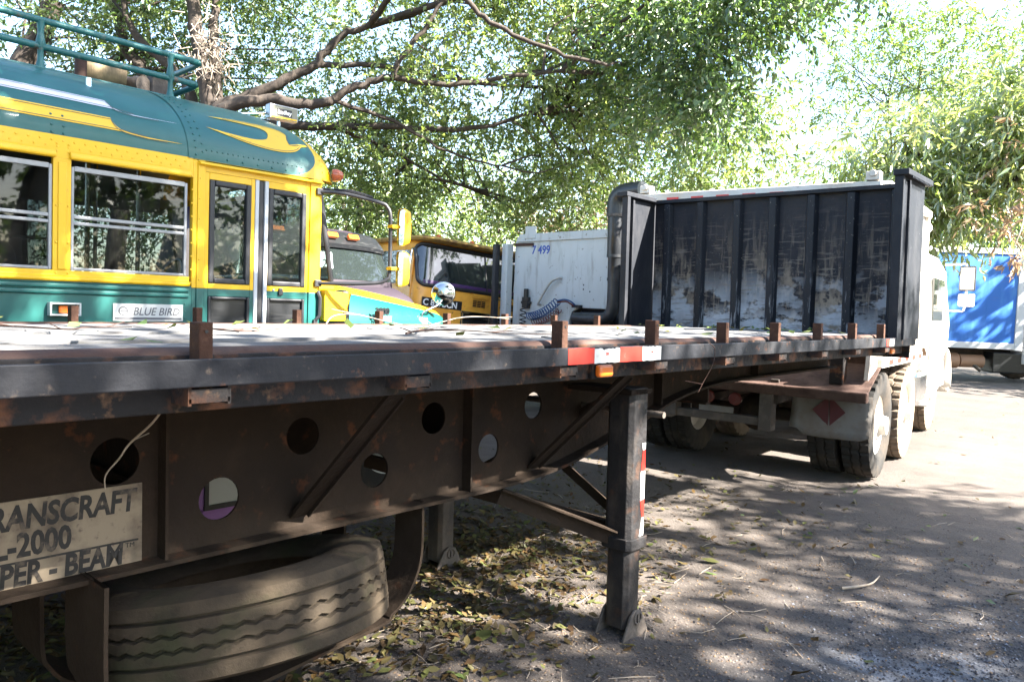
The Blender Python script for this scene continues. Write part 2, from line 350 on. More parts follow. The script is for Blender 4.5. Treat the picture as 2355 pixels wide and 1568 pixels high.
def text(name, body, size, loc, xd, yd, m, parent, align='LEFT', bold=0, shear=0, extr=.001, sx=1, label=None):
    cu = bpy.data.curves.new(name, 'FONT'); cu.body = body; cu.size = size; cu.align_x = align; cu.offset = bold; cu.shear = shear; cu.extrude = extr
    cu.resolution_u = 3
    tmp = bpy.data.objects.new('tmp', cu); COL.objects.link(tmp)
    dg = bpy.context.evaluated_depsgraph_get(); me = bpy.data.meshes.new_from_object(tmp.evaluated_get(dg))
    bpy.data.objects.remove(tmp); bpy.data.curves.remove(cu)
    xd = Vector(xd).normalized(); yd = Vector(yd).normalized(); nd = xd.cross(yd)
    off = Vector(OFF.get(rootof(parent), (0, 0, 0)))
    T = Matrix((xd*sx, yd, nd)).transposed().to_4x4(); T.translation = Vector(loc)-off
    me.transform(T); me.name = name; me.materials.clear()
    return link(name, me, m, parent, label=label)
def smoothpath(P, k=6, closed=False):
    P = [Vector(p) for p in P]; out = []
    n = len(P)
    for i in range(n if closed else n-1):
        g = lambda j: P[j % n] if closed else P[max(0, min(n-1, j))]
        a, b, c, d = g(i-1), g(i), g(i+1), g(i+2)
        for t in range(k):
            t /= k; out.append(.5*((2*b)+(c-a)*t+(2*a-5*b+4*c-d)*t*t+(3*b-a-3*c+d)*t**3))
    if not closed: out.append(P[-1])
    return out
# ---------------------------------------------------------------- ground
def axis_coords(c0, c1, step, far=420):
    a = list(np.arange(c0, c1+1e-6, step)); g = step; lo = []; hi = []
    x = c0
    while x > -far: g *= 1.35; x -= g; lo.append(x)
    g = step; x = c1
    while x < far: g *= 1.35; x += g; hi.append(x)
    return np.array(lo[::-1]+a+hi)
gx = axis_coords(-7, 1.6, .055); gy = axis_coords(.4, 11.5, .055)
GX, GY = np.meshgrid(gx, gy, indexing='ij')
def gz(x, y):
    """gentle bumps and wheel ruts of the yard"""
    z = .012*np.sin(1.7*x+.6*y)*np.sin(1.1*y-.5*x+1)+.007*np.sin(4.3*x+2.1*y+.5)*np.cos(3.7*y-1.9*x)+.004*np.sin(11*x-7*y)*np.sin(9*y+6*x)
    z = z-.02*np.exp(-((x+.7+.15*np.sin(.5*y))/.35)**2)
    return z-.012
rng = np.random.default_rng(3)
GZ = gz(GX, GY)+rng.normal(0, .0016, GX.shape)
nx, ny = GX.shape
V = np.stack([GX, GY, GZ], -1).reshape(-1, 3)
ii = (np.arange(nx-1)[:, None]*ny+np.arange(ny-1)[None, :]).reshape(-1)
Fq = np.stack([ii, ii+ny, ii+ny+1, ii+1], -1)
def npmesh(name, V, Fq):
    me = bpy.data.meshes.new(name); k = Fq.shape[1]
    me.vertices.add(len(V)); me.vertices.foreach_set('co', V.astype('f4').ravel())
    me.loops.add(Fq.size); me.loops.foreach_set('vertex_index', Fq.astype('i4').ravel())
    me.polygons.add(len(Fq)); me.polygons.foreach_set('loop_start', np.arange(0, Fq.size, k, dtype='i4')); me.polygons.foreach_set('loop_total', np.full(len(Fq), k, 'i4'))
    me.update(calc_edges=True); me.validate(); return me
def ashspot(nt, tc, base):
    # the burnt patch: charcoal round a paler ash heart
    sx = N(nt, 'ShaderNodeSeparateXYZ'); nt.links.new(tc, sx.inputs[0])
    d = N(nt, 'ShaderNodeVectorMath', operation='DISTANCE')
    mp = N(nt, 'ShaderNodeMapping'); mp.inputs['Scale'].default_value = (1, .62, 0); nt.links.new(tc, mp.inputs[0])
    nt.links.new(mp.outputs[0], d.inputs[0]); d.inputs[1].default_value = (-.62, 3.45*.62, 0)
    _, nz = noise_fac(nt, tc, 2.2, 0, 1, 6)
    ad = N(nt, 'ShaderNodeMath', operation='MULTIPLY_ADD'); nt.links.new(nz, ad.inputs[0]); ad.inputs[1].default_value = 1.1; nt.links.new(d.outputs['Value'], ad.inputs[2])
    r1 = N(nt, 'ShaderNodeMapRange'); r1.inputs[1].default_value = 1.62; r1.inputs[2].default_value = 1.2; nt.links.new(ad.outputs[0], r1.inputs[0])
    c = mix(nt, mul(nt, r1.outputs[0], .85), base, (.034, .035, .04))
    r2 = N(nt, 'ShaderNodeMapRange'); r2.inputs[1].default_value = 1.12; r2.inputs[2].default_value = .85; nt.links.new(ad.outputs[0], r2.inputs[0])
    f, _ = noise_fac(nt, tc, 7, .42, .62)
    return mix(nt, mul(nt, mul(nt, r2.outputs[0], f), .75), c, (.20, .21, .235))
M['dirt'] = mat('packed_brown_dirt', (.185, .142, .118), .95, layers=[((.105, .078, .064), 1.3, .42, .68, .8), ((.27, .22, .19), 3.5, .52, .75, .6), ((.34, .29, .25), 45, .6, .72, .5), ((.06, .045, .04), 26, .58, .70, .55)], bump=(55, .55), hook=None)
M['dirt2'] = mat('packed_dirt_with_burnt_patch', (.076, .062, .053), .95, hook=ashspot, layers=[((.044, .036, .031), 1.3, .45, .68, .6), ((.11, .092, .08), 3.5, .55, .75, .4), ((.17, .145, .125), 45, .6, .72, .5), ((.05, .04, .04), 26, .58, .70, .55)], bump=(55, .6))
g = link('ground', npmesh('ground', V, Fq), 'dirt2', smooth=60); struct(g)

# ---------------------------------------------------------------- tyres
def tyre_prof(Rr, wd, rb, k=7):
    """outer section from one bead over the tread to the other, then the inside"""
    h = wd/2; P = [(rb, -h*.72), (rb+.05, -h*.92), (rb+(Rr-rb)*.5, -h*1.0), (Rr-.035, -h*.93), (Rr-.008, -h*.84)]
    return P
def block_tyre(Rr=.52, wd=.27, rb=.285, n=150, lug=30):
    """a drive tyre: zigzag blocks with open shoulder slots"""
    h = wd/2
    prof = [(rb, -h*.72), (rb+.05, -h*.93), (rb+(Rr-rb)*.55, -h), (Rr-.045, -h*.97), (Rr-.006, -h*.9), (Rr, -h*.55), (Rr, -h*.36), (Rr-.016, -h*.33), (Rr-.016, -h*.25), (Rr, -h*.22),
            (Rr+.002, 0), (Rr, h*.22), (Rr-.016, h*.25), (Rr-.016, h*.33), (Rr, h*.36), (Rr, h*.55), (Rr-.006, h*.9), (Rr-.045, h*.97), (rb+(Rr-rb)*.55, h), (rb+.05, h*.93), (rb, h*.72), (rb-.01, 0)]
    def fn(r, hh, a, j):
        ph = (a*lug/(2*pi)) % 1.0; tri = abs(ph-.5)*4-1
        if 4 <= j <= 16:
            if j in (7, 8, 12, 13) or j in (6, 9, 11, 14): hh += tri*.009
            if j in (4, 5, 6) and ph < .3: r -= .02
            if j in (14, 15, 16) and (ph+.5) % 1 < .3: r -= .02
            if j in (9, 10, 11) and .4 < ph < .56: r -= .012
        if j in (3, 17) and ((ph if j == 3 else (ph+.5) % 1) < .3): r -= .012
        return r, hh
    mb = MB(); mb.lathe(prof, (0, 0, 0), (1, 0, 0), n, fn, ref=(0, 1, 0)); return mb.mesh('tyre')
def rim_mesh(rb=.287, wd=.25, dish=.05, holes=True):
    mb = MB(); h = wd/2
    mb.lathe([(rb, -h*.75), (rb+.012, -h*.8), (rb+.012, h*.8), (rb, h*.75), (rb-.03, h*.5), (rb-.035, dish), (.17, dish-.02), (.15, dish+.05), (.10, dish+.07), (.085, dish+.13), (.001, dish+.135), (.001, -.02), (rb-.04, -.02), (rb-.03, -h*.5)], (0, 0, 0), (1, 0, 0), 36, ref=(0, 1, 0))
    for k in range(10):
        a = 2*pi*k/10; mb.cyl((dish+.0, .133*cos(a), .133*sin(a)), (dish+.065, .133*cos(a), .133*sin(a)), .014, n=6)
    return mb.mesh('rim')
TYRE = block_tyre(); RIM = rim_mesh()
TYRE.materials.append(M['tyre2']); RIM.materials.append(M['dumpwhite'])
TYREM = TYRE.copy(); TYREM.materials.clear(); TYREM.materials.append(M['tyre3'])
RIMW = RIM.copy(); RIMW.materials.clear(); RIMW.materials.append(M['whitepaint'])
for me_ in (TYRE, RIM, TYREM, RIMW):
    me_.polygons.foreach_set('use_smooth', [True]*len(me_.polygons)); me_.set_sharp_from_angle(angle=rad(38))
def wheel(parent, x, y, z, side=1, ty=None, rim=None, s=1.0, off=True, rotx=0.0):
    """wheel part with tyre and rim below it; parts of a thing in its own frame"""
    e = bpy.data.objects.new('wheel', None); COL.objects.link(e); e.parent = parent; e.empty_display_size = .1
    o = Vector(OFF.get(rootof(parent), (0, 0, 0))) if off else Vector((0, 0, 0))
    e.location = Vector((x, y, z))-o; e.scale = (s*side, s, s); e.rotation_euler = (rotx, 0, 0)
    link('tyre', ty or TYRE, None, e); link('rim', rim or RIM, None, e); return e

# ---------------------------------------------------------------- flatbed trailer
T = thing('flatbed_trailer', 'black rusty flatbed trailer with grey plank deck and tall black headboard', 'trailer', (-1.72, 3.0, 0))
T.rotation_euler = (0, rad(-1.0), 0)
Y0, Y1 = -3.6, 6.76
DK = 1.436
# deck planks
rp = random.Random(5)
xe = -1.835; k = 0
widths = [.145]*16
for i, wdt in enumerate(widths):
    x1 = xe-.006; x0 = xe-wdt+.006; xe -= wdt
    cuts = [Y0]+sorted([rp.uniform(-2, 0), rp.uniform(2.2, 5.6)])+[Y1]
    for a, b in zip(cuts[:-1], cuts[1:]):
        n = max(2, int((b-a)/.18)); dz = rp.uniform(-.008, .004); tw = rp.uniform(-.005, .005)
        L = []; 
        for q in range(n+1):
            y = a+.002+(b-a-.004)*q/n
            e0 = rp.uniform(0, .003); e1 = rp.uniform(0, .003)
            if i == 0: e1 = max(0, rp.gauss(.006, .009))
            zz = DK+dz+.002*sin(y*3+i)
            L.append([(x0+e0, y, zz-.035), (x0+e0, y, zz-.003-tw), (x0+e0+.005, y, zz-tw), (x1-e1-.006, y, zz+tw-(.006*rp.random() if i == 0 else 0)), (x1-e1, y, zz-.004+tw), (x1-e1, y, zz-.035)])
        mb = MB(); mb.grid(L); kk = 6
        mb.f.append(tuple(range(kk))); mb.f.append(tuple(n*kk+j for j in range(kk))[::-1])
        mb.f += [(q*kk, q*kk+kk-1, (q+1)*kk+kk-1, (q+1)*kk) for q in range(n)]
        mb.build('plank', 'wood', T)
# side rails, both sides
def side(sgn):
    X = (lambda d: -1.67-d) if sgn > 0 else (lambda d: -4.17+d)
    def bb(mb, d0, d1, *r):
        a, b = sorted((X(d0), X(d1))); return mb.bb(a, b, *r)
    bb(MB(), 0, .012, Y0, Y1, 1.356, 1.421).build('rub_rail', 'rail', T, bevel=.003)
    mb = MB(); bb(mb, .10, .113, Y0, Y1, 1.287, 1.425); bb(mb, .113, .17, Y0, Y1, 1.287, 1.297); mb.build('side_channel', 'chan', T, bevel=.003)
    mb = MB(); P = []
    for q in range(9):
        a = pi*q/8; P.append((X(.135)+(.032*cos(a) if sgn > 0 else -.032*cos(a)), 1.42+.022*sin(a)))
    P += [(X(.167), 1.40), (X(.103), 1.40)]
    mb.prism(P, 'y', Y0, Y1); mb.build('top_rail', 'roundrust', T, smooth=40)
    ys = [.85, 1.49, 2.215, 2.86, 3.51, 4.15, 4.785, 5.405, 6.05] if sgn > 0 else [1.349+.63*k for k in range(8)]
    ys = [ys[0]-.64*k for k in (6, 5, 4, 3, 2, 1)]+ys
    proto = None
    for j, y in enumerate(ys):
        if proto is None:
            mb = MB()
            for dy in (-.052, .044): bb(mb, .0122, .0998, y+dy, y+dy+.008, 1.312, 1.414)
            bb(mb, .0122, .019, y-.05, y+.05, 1.318, 1.35); bb(mb, .02, .0985, y-.043, y+.043, 1.335, 1.341)
            proto = mb.build('stake_pocket', 'chan', T); y00 = y
        else: rep(proto, loc=(0, y-y00, 0))
    mbst = None
    for j, y in enumerate(ys):
        if sgn > 0 and abs(y-1.49) < .01: continue
        if mbst is None:
            mb = MB(); bb(mb, .035, .088, y-.017, y+.017, 1.335, 1.527)
            c = X(.035); mb2 = MB(); mb2.cyl((c-.002*sgn, y, 1.505), (c+.002*sgn, y, 1.505), .0045, n=8)
            mbst = mb.build('stake', 'stake', T, bevel=.003); hl = mb2.build('peg_hole', 'inkblack', mbst); ys0 = y
        else:
            s_ = rep(mbst, loc=(rp.uniform(-.004, .004), y-ys0, -.022 if abs(y-.85) < .01 else rp.uniform(-.010, .004)))
            h2 = rep(hl, parent=s_)
side(1); side(-1)
for k in range(26):
    y = -3.4+k*.4
    mb = MB(); mb.bb(-4.06, -1.79, y-.03, y+.03, 1.388, 1.396); mb.bb(-4.06, -1.79, y-.004, y+.004, 1.30, 1.388); mb.bb(-4.06, -1.79, y-.03, y+.03, 1.292, 1.30)
    if k == 0: c0 = mb.build('cross_member', 'darkstruct', T)
    else: rep(c0, loc=(0, k*.4, 0))
# main beams with lightening holes
curve = [(-3.55, .705), (2.45, .708), (2.72, .716), (3.056, .744), (3.394, .812), (3.777, .906), (4.163, 1.005), (4.607, 1.068), (5.266, 1.093), (6.72, 1.107)]
curve = [(y*.966 if 0 < y < 6.7 else y, 1.58-(1.58-z)*.966+.024) for y, z in curve]
cs = [(p.x, p.y) for p in smoothpath([(a, b, 0) for a, b in curve[1:]], 5)]
low = [curve[0]]+cs
HO = [(y, z+.011, r) for y, z, r in [(.890, 1.063, .07), (1.215, .897, .07), (1.528, 1.072, .067), (1.851, .902, .067), (2.157, 1.081, .067), (2.496, .913, .066), (2.802, 1.086, .064), (.25, 1.063, .07), (-.07, .9, .07), (-.4, 1.06, .07), (-.72, .9, .07)]]
for bi, xb in enumerate((-2.35, -3.49)):
    outer = low+[(6.72, 1.278), (-3.55, 1.278)]
    bm_ = holes_plate(outer, HO, xb-.005, xb+.005).build('main_beam', 'beam', T)
    mb = MB(); G = []
    for y, z in low: G.append([(xb-.08, y, z), (xb+.08, y, z), (xb+.08, y, z-.014), (xb-.08, y, z-.014), (xb-.08, y, z)])
    mb.grid(G); mb.build('lower_flange', 'beam', bm_, smooth=30)
    mb = MB(); mb.bb(xb-.08, xb+.08, -3.55, 6.72, 1.278, 1.291); mb.build('upper_flange', 'beam', bm_)
    for y in (-2.2, -.9, 1.02, 2.335, 3.9, 5.2):
        zb = np.interp(y, [p[0] for p in low], [p[1] for p in low])
        mb = MB(); s_ = 1 if bi == 0 else -1
        a, b = sorted((xb+s_*.005, xb+s_*.06)); mb.bb(a, b, y-.005, y+.005, zb, 1.278); mb.build('stiffener', 'beam', bm_)
# transverse gusset struts from the beam to the side rail
for y in (-1.4, .1, 1.51, 2.80):
    MB().bar((-2.34, y, .80), (-1.80, y, 1.29), .012, .07, up=(0, 1, 0)).build('strut', 'beam', T)
    MB().bar((-2.335, y+.03, .81), (-1.82, y+.03, 1.285), .05, .008, up=(0, 1, 0)).build('strut', 'beam', T)
# two cross frames between the beams
for y in (1.02, 2.335, 4.6, -.9):
    mb = MB(); mb.bb(-3.48, -2.36, y-.006, y+.006, .98, 1.277); mb.bb(-3.48, -2.36, y-.03, y+.03, .968, .98); mb.build('cross_frame', 'beam', T)
# name board
sp = MB().bb(-2.345, -2.3405, .12, .966, .757, 1.0).build('name_board', 'signpl', T)
tx = -2.3402
yd = (0, 0, 1); xd = (0, 1, 0)
text('lettering', 'TRANSCRAFT', .092, (tx, .945, .922), xd, yd, 'ink', sp, 'RIGHT', .003, .12, .001, .74)
text('lettering', 'TL-2000', .092, (tx, .77, .845), xd, yd, 'ink', sp, 'RIGHT', .003, .0, .001, .74)
MB().bb(tx-.0006, tx+.0006, .13, .955, .826, .832).build('lettering_line', 'ink', sp)
text('lettering', 'SUPER - BEAM', .086, (tx, .91, .766), xd, yd, 'ink', sp, 'RIGHT', .003, .08, .001, .74)
text('lettering', 'TM', .02, (tx, .945, .81), xd, yd, 'ink', sp, 'RIGHT')
# reflective tape on the rub rail
def ragged(y0, y1, z0, z1, x, m, name, amp):
    mb = MB(); n = 14; top = [(y0+(y1-y0)*i/n, z1-abs(rp.gauss(0, amp))) for i in range(n+1)]; bot = [(y1-(y1-y0)*i/n, z0+abs(rp.gauss(0, amp*.5))) for i in range(n+1)]
    mb.prism(top+bot, 'x', x, x+.0012); return mb.build(name, m, T)
ragged(2.192, 2.353, 1.359, 1.419, -1.6698, 'red', 'red_tape', .0006)
w1 = ragged(2.354, 2.522, 1.358, 1.418, -1.6698, 'white_tape', 'white_tape', .004)
ragged(2.523, 2.688, 1.359, 1.4185, -1.6698, 'red', 'red_tape', .001)
w2 = ragged(2.689, 2.833, 1.358, 1.4185, -1.6698, 'white_tape', 'white_tape', .002)
for y, wt in ((2.425, w1), (2.75, w2)): text('print', '3M', .017, (-1.6684, y, 1.388), xd, yd, 'redprint', wt, 'LEFT', .0006, extr=.0002)
ragged(5.98, 6.06, 1.36, 1.415, -1.6698, 'red', 'red_tape', .003); ragged(6.061, 6.16, 1.36, 1.415, -1.6698, 'white_tape', 'white_tape', .003)
# amber side marker
mk = MB().bb(-1.769, -1.752, 2.455, 2.58, 1.288, 1.352).build('marker_base', 'chan', T, bevel=.004)
mb = MB(); mb.prism([(2.47, 1.295), (2.565, 1.295), (2.565, 1.345), (2.47, 1.345)], 'x', -1.752, -1.722); mb.build('amber_lens', 'amber', mk, bevel=.012, seg=4)
mk = MB().bb(-1.769, -1.752, 6.3, 6.4, 1.29, 1.345).build('marker_base', 'chan', T, bevel=.004)
MB().bb(-1.752, -1.72, 6.31, 6.39, 1.295, 1.34).build('amber_lens', 'amber', mk, bevel=.012, seg=4)
# landing gear
def leg(x, y, zr, near):
    mb = MB(); h = .07; c = .022
    def octo(h): return [(x-h+c, y-h), (x+h-c, y-h), (x+h, y-h+c), (x+h, y+h-c), (x+h-c, y+h), (x-h+c, y+h), (x-h, y+h-c), (x-h, y-h+c)]
    mb.prism(octo(.075), 'z', .44, 1.20); lg = mb.build('landing_leg', 'leg', T, bevel=.004)
    mb = MB(); mb.prism(octo(.064), 'z', .045, .5); mb.build('inner_leg', 'leg', lg, bevel=.004)
    mb = MB(); mb.prism(octo(.088), 'z', .43, .485); mb.build('collar', 'leg', lg, bevel=.004)
    for s_ in (-1, 1):                           # foot: two upright cheek plates with lugs
        xx = x+s_*.078; mb = MB()
        mb.prism([(y-.13, -.03), (y+.13, -.03), (y+.10, .02), (y+.045, .125), (y-.01, .135), (y-.045, .115)], 'x', xx-.006, xx+.006); mb.build('foot_plate', 'foot', lg, bevel=.003)
        mb = MB(); mb.tube([(xx+s_*.008, y+.01+.028*cos(a), .095+.028*sin(a)) for a in [2*pi*q/14 for q in range(14)]], .006, 6, closed=True); mb.bb(min(xx+s_*.004, xx+s_*.014), max(xx+s_*.004, xx+s_*.014), y+.004, y+.016, .07, .12); mb.build('foot_pin', 'foot', lg, smooth=40)
    MB().bb(x-.07, x+.07, y-.17, y+.17, -.032, -.018).build('foot_pad', 'foot', lg)
    mb = MB(); mb.bb(x-.3 if near else x-.075, x+.075 if near else x+.3, y-.09, y+.09, 1.17, 1.195); mb.build('leg_bracket', 'beam', lg)
    return lg
l1 = leg(-2.0, 3.1, 0, True); l2 = leg(-3.32, 3.12, 0, False)
MB().cyl((-3.3, 3.2, 1.07), (-1.86, 3.2, 1.07), .016, n=10).build('cross_shaft', 'foot', T, smooth=40)
mb = MB(); mb.bar((-2.02, 3.04, .475), (-2.33, 2.56, .70), .008, .075); mb.bar((-2.0, 3.03, .512), (-2.31, 2.55, .738), .05, .008); mb.build('leg_brace', 'beam', T)
mb = MB(); mb.bar((-2.03, 3.17, .47), (-3.42, 2.62, .69), .008, .07); mb.bar((-2.03, 3.17, .505), (-3.42, 2.62, .725), .05, .008); mb.build('leg_brace', 'beam', T)
mb = MB(); mb.bar((-2.06, 3.19, .52), (-3.3, 3.2, 1.2), .05, .008, up=(0, 1, 0)); mb.build('leg_brace', 'beam', T)
mb = MB(); mb.bar((-3.28, 3.19, .5), (-2.1, 3.17, 1.16), .05, .008, up=(0, 1, 0)); mb.build('leg_brace', 'beam', T)
# tape on the leg's outer face
lx = -1.9244
def legtape(z0, z1, m, nm, a0=0, a1=0):
    mb = MB(); mb.prism([(3.112+a0, z0), (3.147, z0+.004), (3.147, z1), (3.112+a1, z1)], 'x', lx, lx+.0012); mb.build(nm, m, l1)
legtape(.80, .90, 'red', 'red_tape', 0, .012); legtape(.90, .935, 'white_tape', 'white_tape', .012, .004); legtape(.66, .80, 'white_tape', 'white_tape'); legtape(.575, .66, 'red', 'red_tape', .018, 0); legtape(.486, .575, 'white_tape', 'white_tape', 0, .018)
# spare tyre cradle: two U straps
for xs, zu in ((-2.33, .06), (-2.86, 0)):
    Pth = [(.80, .765), (.80, .44+zu), (.825, .35+zu), (.90, .275+zu), (1.05, .243+zu), (1.8, .258+zu), (1.90, .285+zu), (1.985, .335+zu), (2.04, .42+zu), (2.06, .52+zu), (2.06, .765)]
    Pth = [(p.x, p.y) for p in smoothpath([(a, b, 0) for a, b in Pth], 5)]
    G = []
    for j, (y, z) in enumerate(Pth):
        a = Pth[max(0, j-1)]; b = Pth[min(len(Pth)-1, j+1)]; d = Vector((b[0]-a[0], b[1]-a[1])).normalized(); nn = Vector((d.y, -d.x))*.006; wa = xs-(.13 if y < 1.9 else .13); wb = xs+max(.04, .17-.13*(y-.8)/1.2)
        G.append([(wa, y+nn.x, z+nn.y), (wb, y+nn.x, z+nn.y), (wb, y-nn.x, z-nn.y), (wa, y-nn.x, z-nn.y), (wa, y+nn.x, z+nn.y)])
    mb = MB(); mb.grid(G); mb.build('tyre_cradle_strap', 'beam', T, smooth=30)
# ---- headboard
hy0, hy1 = 6.24, 6.78
M['headrib'] = mat('scuffed_black_rib_paint', (.008, .010, .015), .55, spec=.25, layers=[((.20, .21, .23), 16, .56, .64, .8, (2, 2, .3), (2, 2.1, 1.5)), ((.3, .28, .25), 50, .66, .70, .6)], bump=(30, .15))
hb = MB()
hb.add([(-4.15, hy1, 1.40), (-1.70, hy1, 1.40), (-1.70, hy1, 2.63), (-4.15, hy1, 2.67), (-4.15, hy1+.006, 1.40), (-1.70, hy1+.006, 1.40), (-1.70, hy1+.006, 2.63), (-4.15, hy1+.006, 2.67)],
       [(0, 1, 2, 3), (7, 6, 5, 4), (0, 4, 5, 1), (3, 2, 6, 7), (0, 3, 7, 4), (1, 5, 6, 2)])
HB = hb.build('headboard', 'head', T)
for x in (-3.99, -3.625, -3.245, -2.90, -2.552, -2.215, -1.86):
    mb = MB(); zt = 2.62+(-1.7-x)*.0163
    mb.prism([(x-.055, hy1-.001), (x-.03, hy1-.05), (x+.03, hy1-.05), (x+.055, hy1-.001)], 'z', 1.405, zt); mb.build('rib', 'headrib', HB, bevel=.006)
mb = MB(); mb.bar((-4.17, hy1-.02, 2.685), (-1.68, hy1-.02, 2.645), .075, .035); mb.build('top_rail', 'headpaint', HB, bevel=.004)
for sgn, X0 in ((1, -1.675), (-1, -4.165)):
    mb = MB(); zt = 2.64 if sgn > 0 else 2.68
    mb.bb(X0-.003, X0+.003, hy0+.02, hy1+.04, 1.405, zt); mb.build('side_wing', 'headpaint', HB)
    mb = MB(); a, b = (X0-.055, X0+.01) if sgn > 0 else (X0-.01, X0+.055)
    mb.bb(a, b, hy0-.03, hy0+.02, 1.40, zt); mb.build('wing_post', 'headpaint', HB, bevel=.004)
    mb = MB(); mb.bb(a+.02*sgn, b+.012*sgn, hy0+.10, hy0+.14, 1.405, zt-.02) if sgn > 0 else mb.bb(a, b-.02, hy0+.10, hy0+.13, 1.405, zt-.02); mb.build('wing_flange', 'headpaint', HB, bevel=.004)
    mb = MB(); mb.bb(X0-.06, X0+.05 if sgn > 0 else X0+.06, hy0-.05, hy1+.10 if sgn > 0 else hy1-.06, zt, zt+.045); mb.build('wing_cap', 'headpaint', HB, bevel=.006)
mb = MB()
for k in range(14): mb.bb(-1.63, -1.615, hy0+.02+k*.036, hy0+.035+k*.036, 2.622, 2.64)
mb.build('cap_teeth', 'headpaint', HB, kind='stuff')
# front end of the deck
mb = MB(); mb.bb(-4.12, -1.72, 6.765, 6.785, 1.25, 1.398); mb.build('front_channel', 'chan', T)
# rear running gear (out of the picture, carries the rear end)
for yy in (-2.0, -3.2):
    MB().cyl((-4.0, yy, .52), (-1.84, yy, .52), .06, n=12).build('axle', 'darkstruct', T, smooth=40)
    for xx, sd in ((-1.86, 1), (-2.16, 1), (-3.98, -1), (-3.68, -1)): wheel(T, xx, yy, .52, sd)
    for xx in (-2.35, -3.49): MB().bb(xx-.05, xx+.05, yy-.3, yy+.3, .52, .69).build('suspension_hanger', 'darkstruct', T)

# ---------------------------------------------------------------- spare tyre in the cradle
mb = MB(); Rr = .515; h = .128; rb = .30
prof = [(rb, -.095), (rb+.05, -h*1.02), (.42, -h*1.08), (.475, -h*.98), (Rr-.006, -h*.86)]
gro = [(-.062, 0), (-.02, 1), (.022, 1), (.066, 0)]
for gc, zz in gro: prof += [(Rr-.001, gc-.007), (Rr-.018, gc-.0035), (Rr-.018, gc+.0035), (Rr-.001, gc+.007)]
prof += [(Rr-.006, h*.86), (.475, h*.98), (.42, h*1.08), (rb+.05, h*1.02), (rb, .095), (rb-.004, .08), (.43, .09), (.46, 0), (.43, -.09), (rb-.004, -.08)]
def zig(r, hh, a, j):
    if 9 <= j < 17: hh += (abs(((a*56/(2*pi)) % 1)-.5)*4-1)*.0045
    return r, hh
mb.lathe(prof, (0, 0, 0), (0, 0, 1), 224, zig)
sp_ = mb.build('spare_tyre', 'tyre', smooth=40); tag(sp_, 'worn bare spare tyre lying flat in the cradle straps under the trailer', 'tyre')
sp_.location = (-2.435, 1.33, .505); sp_.rotation_euler = (rad(.9), rad(-13.0), 0)
# lilac vehicle door leaning under the far beam, seen only through the holes
D = thing('vehicle_door', 'lilac vehicle door with black-edged glass leaning behind the beam holes', 'door', (-4.0, 1.9, 0))
MB().bb(-4.02, -3.98, 1.30, 2.42, .02, .375).build('door_skin', 'lilac', D, bevel=.02)
mb = MB(); mb.bb(-4.02, -3.985, 1.30, 1.97, .375, .93); mb.bb(-4.02, -3.985, 2.36, 2.42, .375, .93); mb.bb(-4.02, -3.985, 1.97, 2.36, .89, .93); mb.build('window_frame', 'lilac', D, bevel=.01)
mb = MB(); mb.bb(-3.984, -3.972, 1.96, 2.37, .375, .40); mb.bb(-3.984, -3.972, 1.962, 1.985, .40, .90); mb.build('window_seal', 'rubber', D)
MB().bb(-4.0, -3.995, 1.97, 2.36, .385, .90).build('pane', mat('dusty_pale_glass', (.55, .57, .56), .15, coat=.5), D)
MB().bb(-3.9805, -3.979, 1.44, 1.446, .03, .92).build('seam', 'inkblack', D)
# ---------------------------------------------------------------- green and yellow bus
BX, XC = -4.45, -5.67
B = thing('school_bus', 'green and yellow bus with roof rack parked along the far side of the trailer', 'bus', (XC, 0, 0))
def capA(y): return float(np.interp(y, [2.07, 2.92, 3.0, 3.06, 3.10, 3.13, 3.145], [1.22, 1.22, 1.21, 1.185, 1.15, 1.105, 1.06]))
def capB(y): return float(np.interp(y, [2.07, 2.4, 2.65, 2.8, 2.92, 3.0, 3.06, 3.10, 3.13, 3.145], [.55, .55, .547, .538, .515, .475, .41, .32, .20, .05]))
Z0 = 2.347
def roofP(y, th, off=0.0):
    a, b = capA(y), capB(y); c, s_ = cos(th), sin(th)
    n = Vector((c/a, 0, s_/b)).normalized()
    return Vector((XC+a*c, y, Z0+b*s_))+n*off
def roofpaint(nt, tc, base):
    sx = N(nt, 'ShaderNodeSeparateXYZ'); nt.links.new(tc, sx.inputs[0])
    def mr(src, a, b):
        r = N(nt, 'ShaderNodeMapRange'); r.clamp = False; r.inputs[1].default_value = a; r.inputs[2].default_value = b; nt.links.new(src, r.inputs[0])
        mx = N(nt, 'ShaderNodeMath', operation='MAXIMUM'); nt.links.new(r.outputs[0], mx.inputs[0]); mx.inputs[1].default_value = 0
        return mul(nt, mx.outputs[0], mx.outputs[0])
    ad = N(nt, 'ShaderNodeMath', operation='ADD'); nt.links.new(mr(sx.outputs[1], 2.72, 2.95), ad.inputs[0]); nt.links.new(mr(sx.outputs[2], 2.53, 2.348), ad.inputs[1])
    lt = N(nt, 'ShaderNodeMath', operation='GREATER_THAN'); nt.links.new(ad.outputs[0], lt.inputs[0]); lt.inputs[1].default_value = 1
    return mix(nt, lt.outputs[0], GREEN, YEL)
M['roofpaint'] = mat('bus_roof_paint', GREEN, .42, coat=.12, hook=roofpaint, layers=[((.03, .14, .13), 3, .5, .8, .25), ((.16, .17, .14), 20, .68, .78, .3)])
M['rearroof'] = mat('bus_rear_roof_paint', GREEN, .45, coat=.1, layers=[((.04, .15, .14), 2.5, .48, .8, .4), ((.3, .3, .27), 9, .62, .8, .4, None, (2, 2.6, 2.9)), ((.16, .17, .14), 20, .68, .78, .3)])
nth = 40
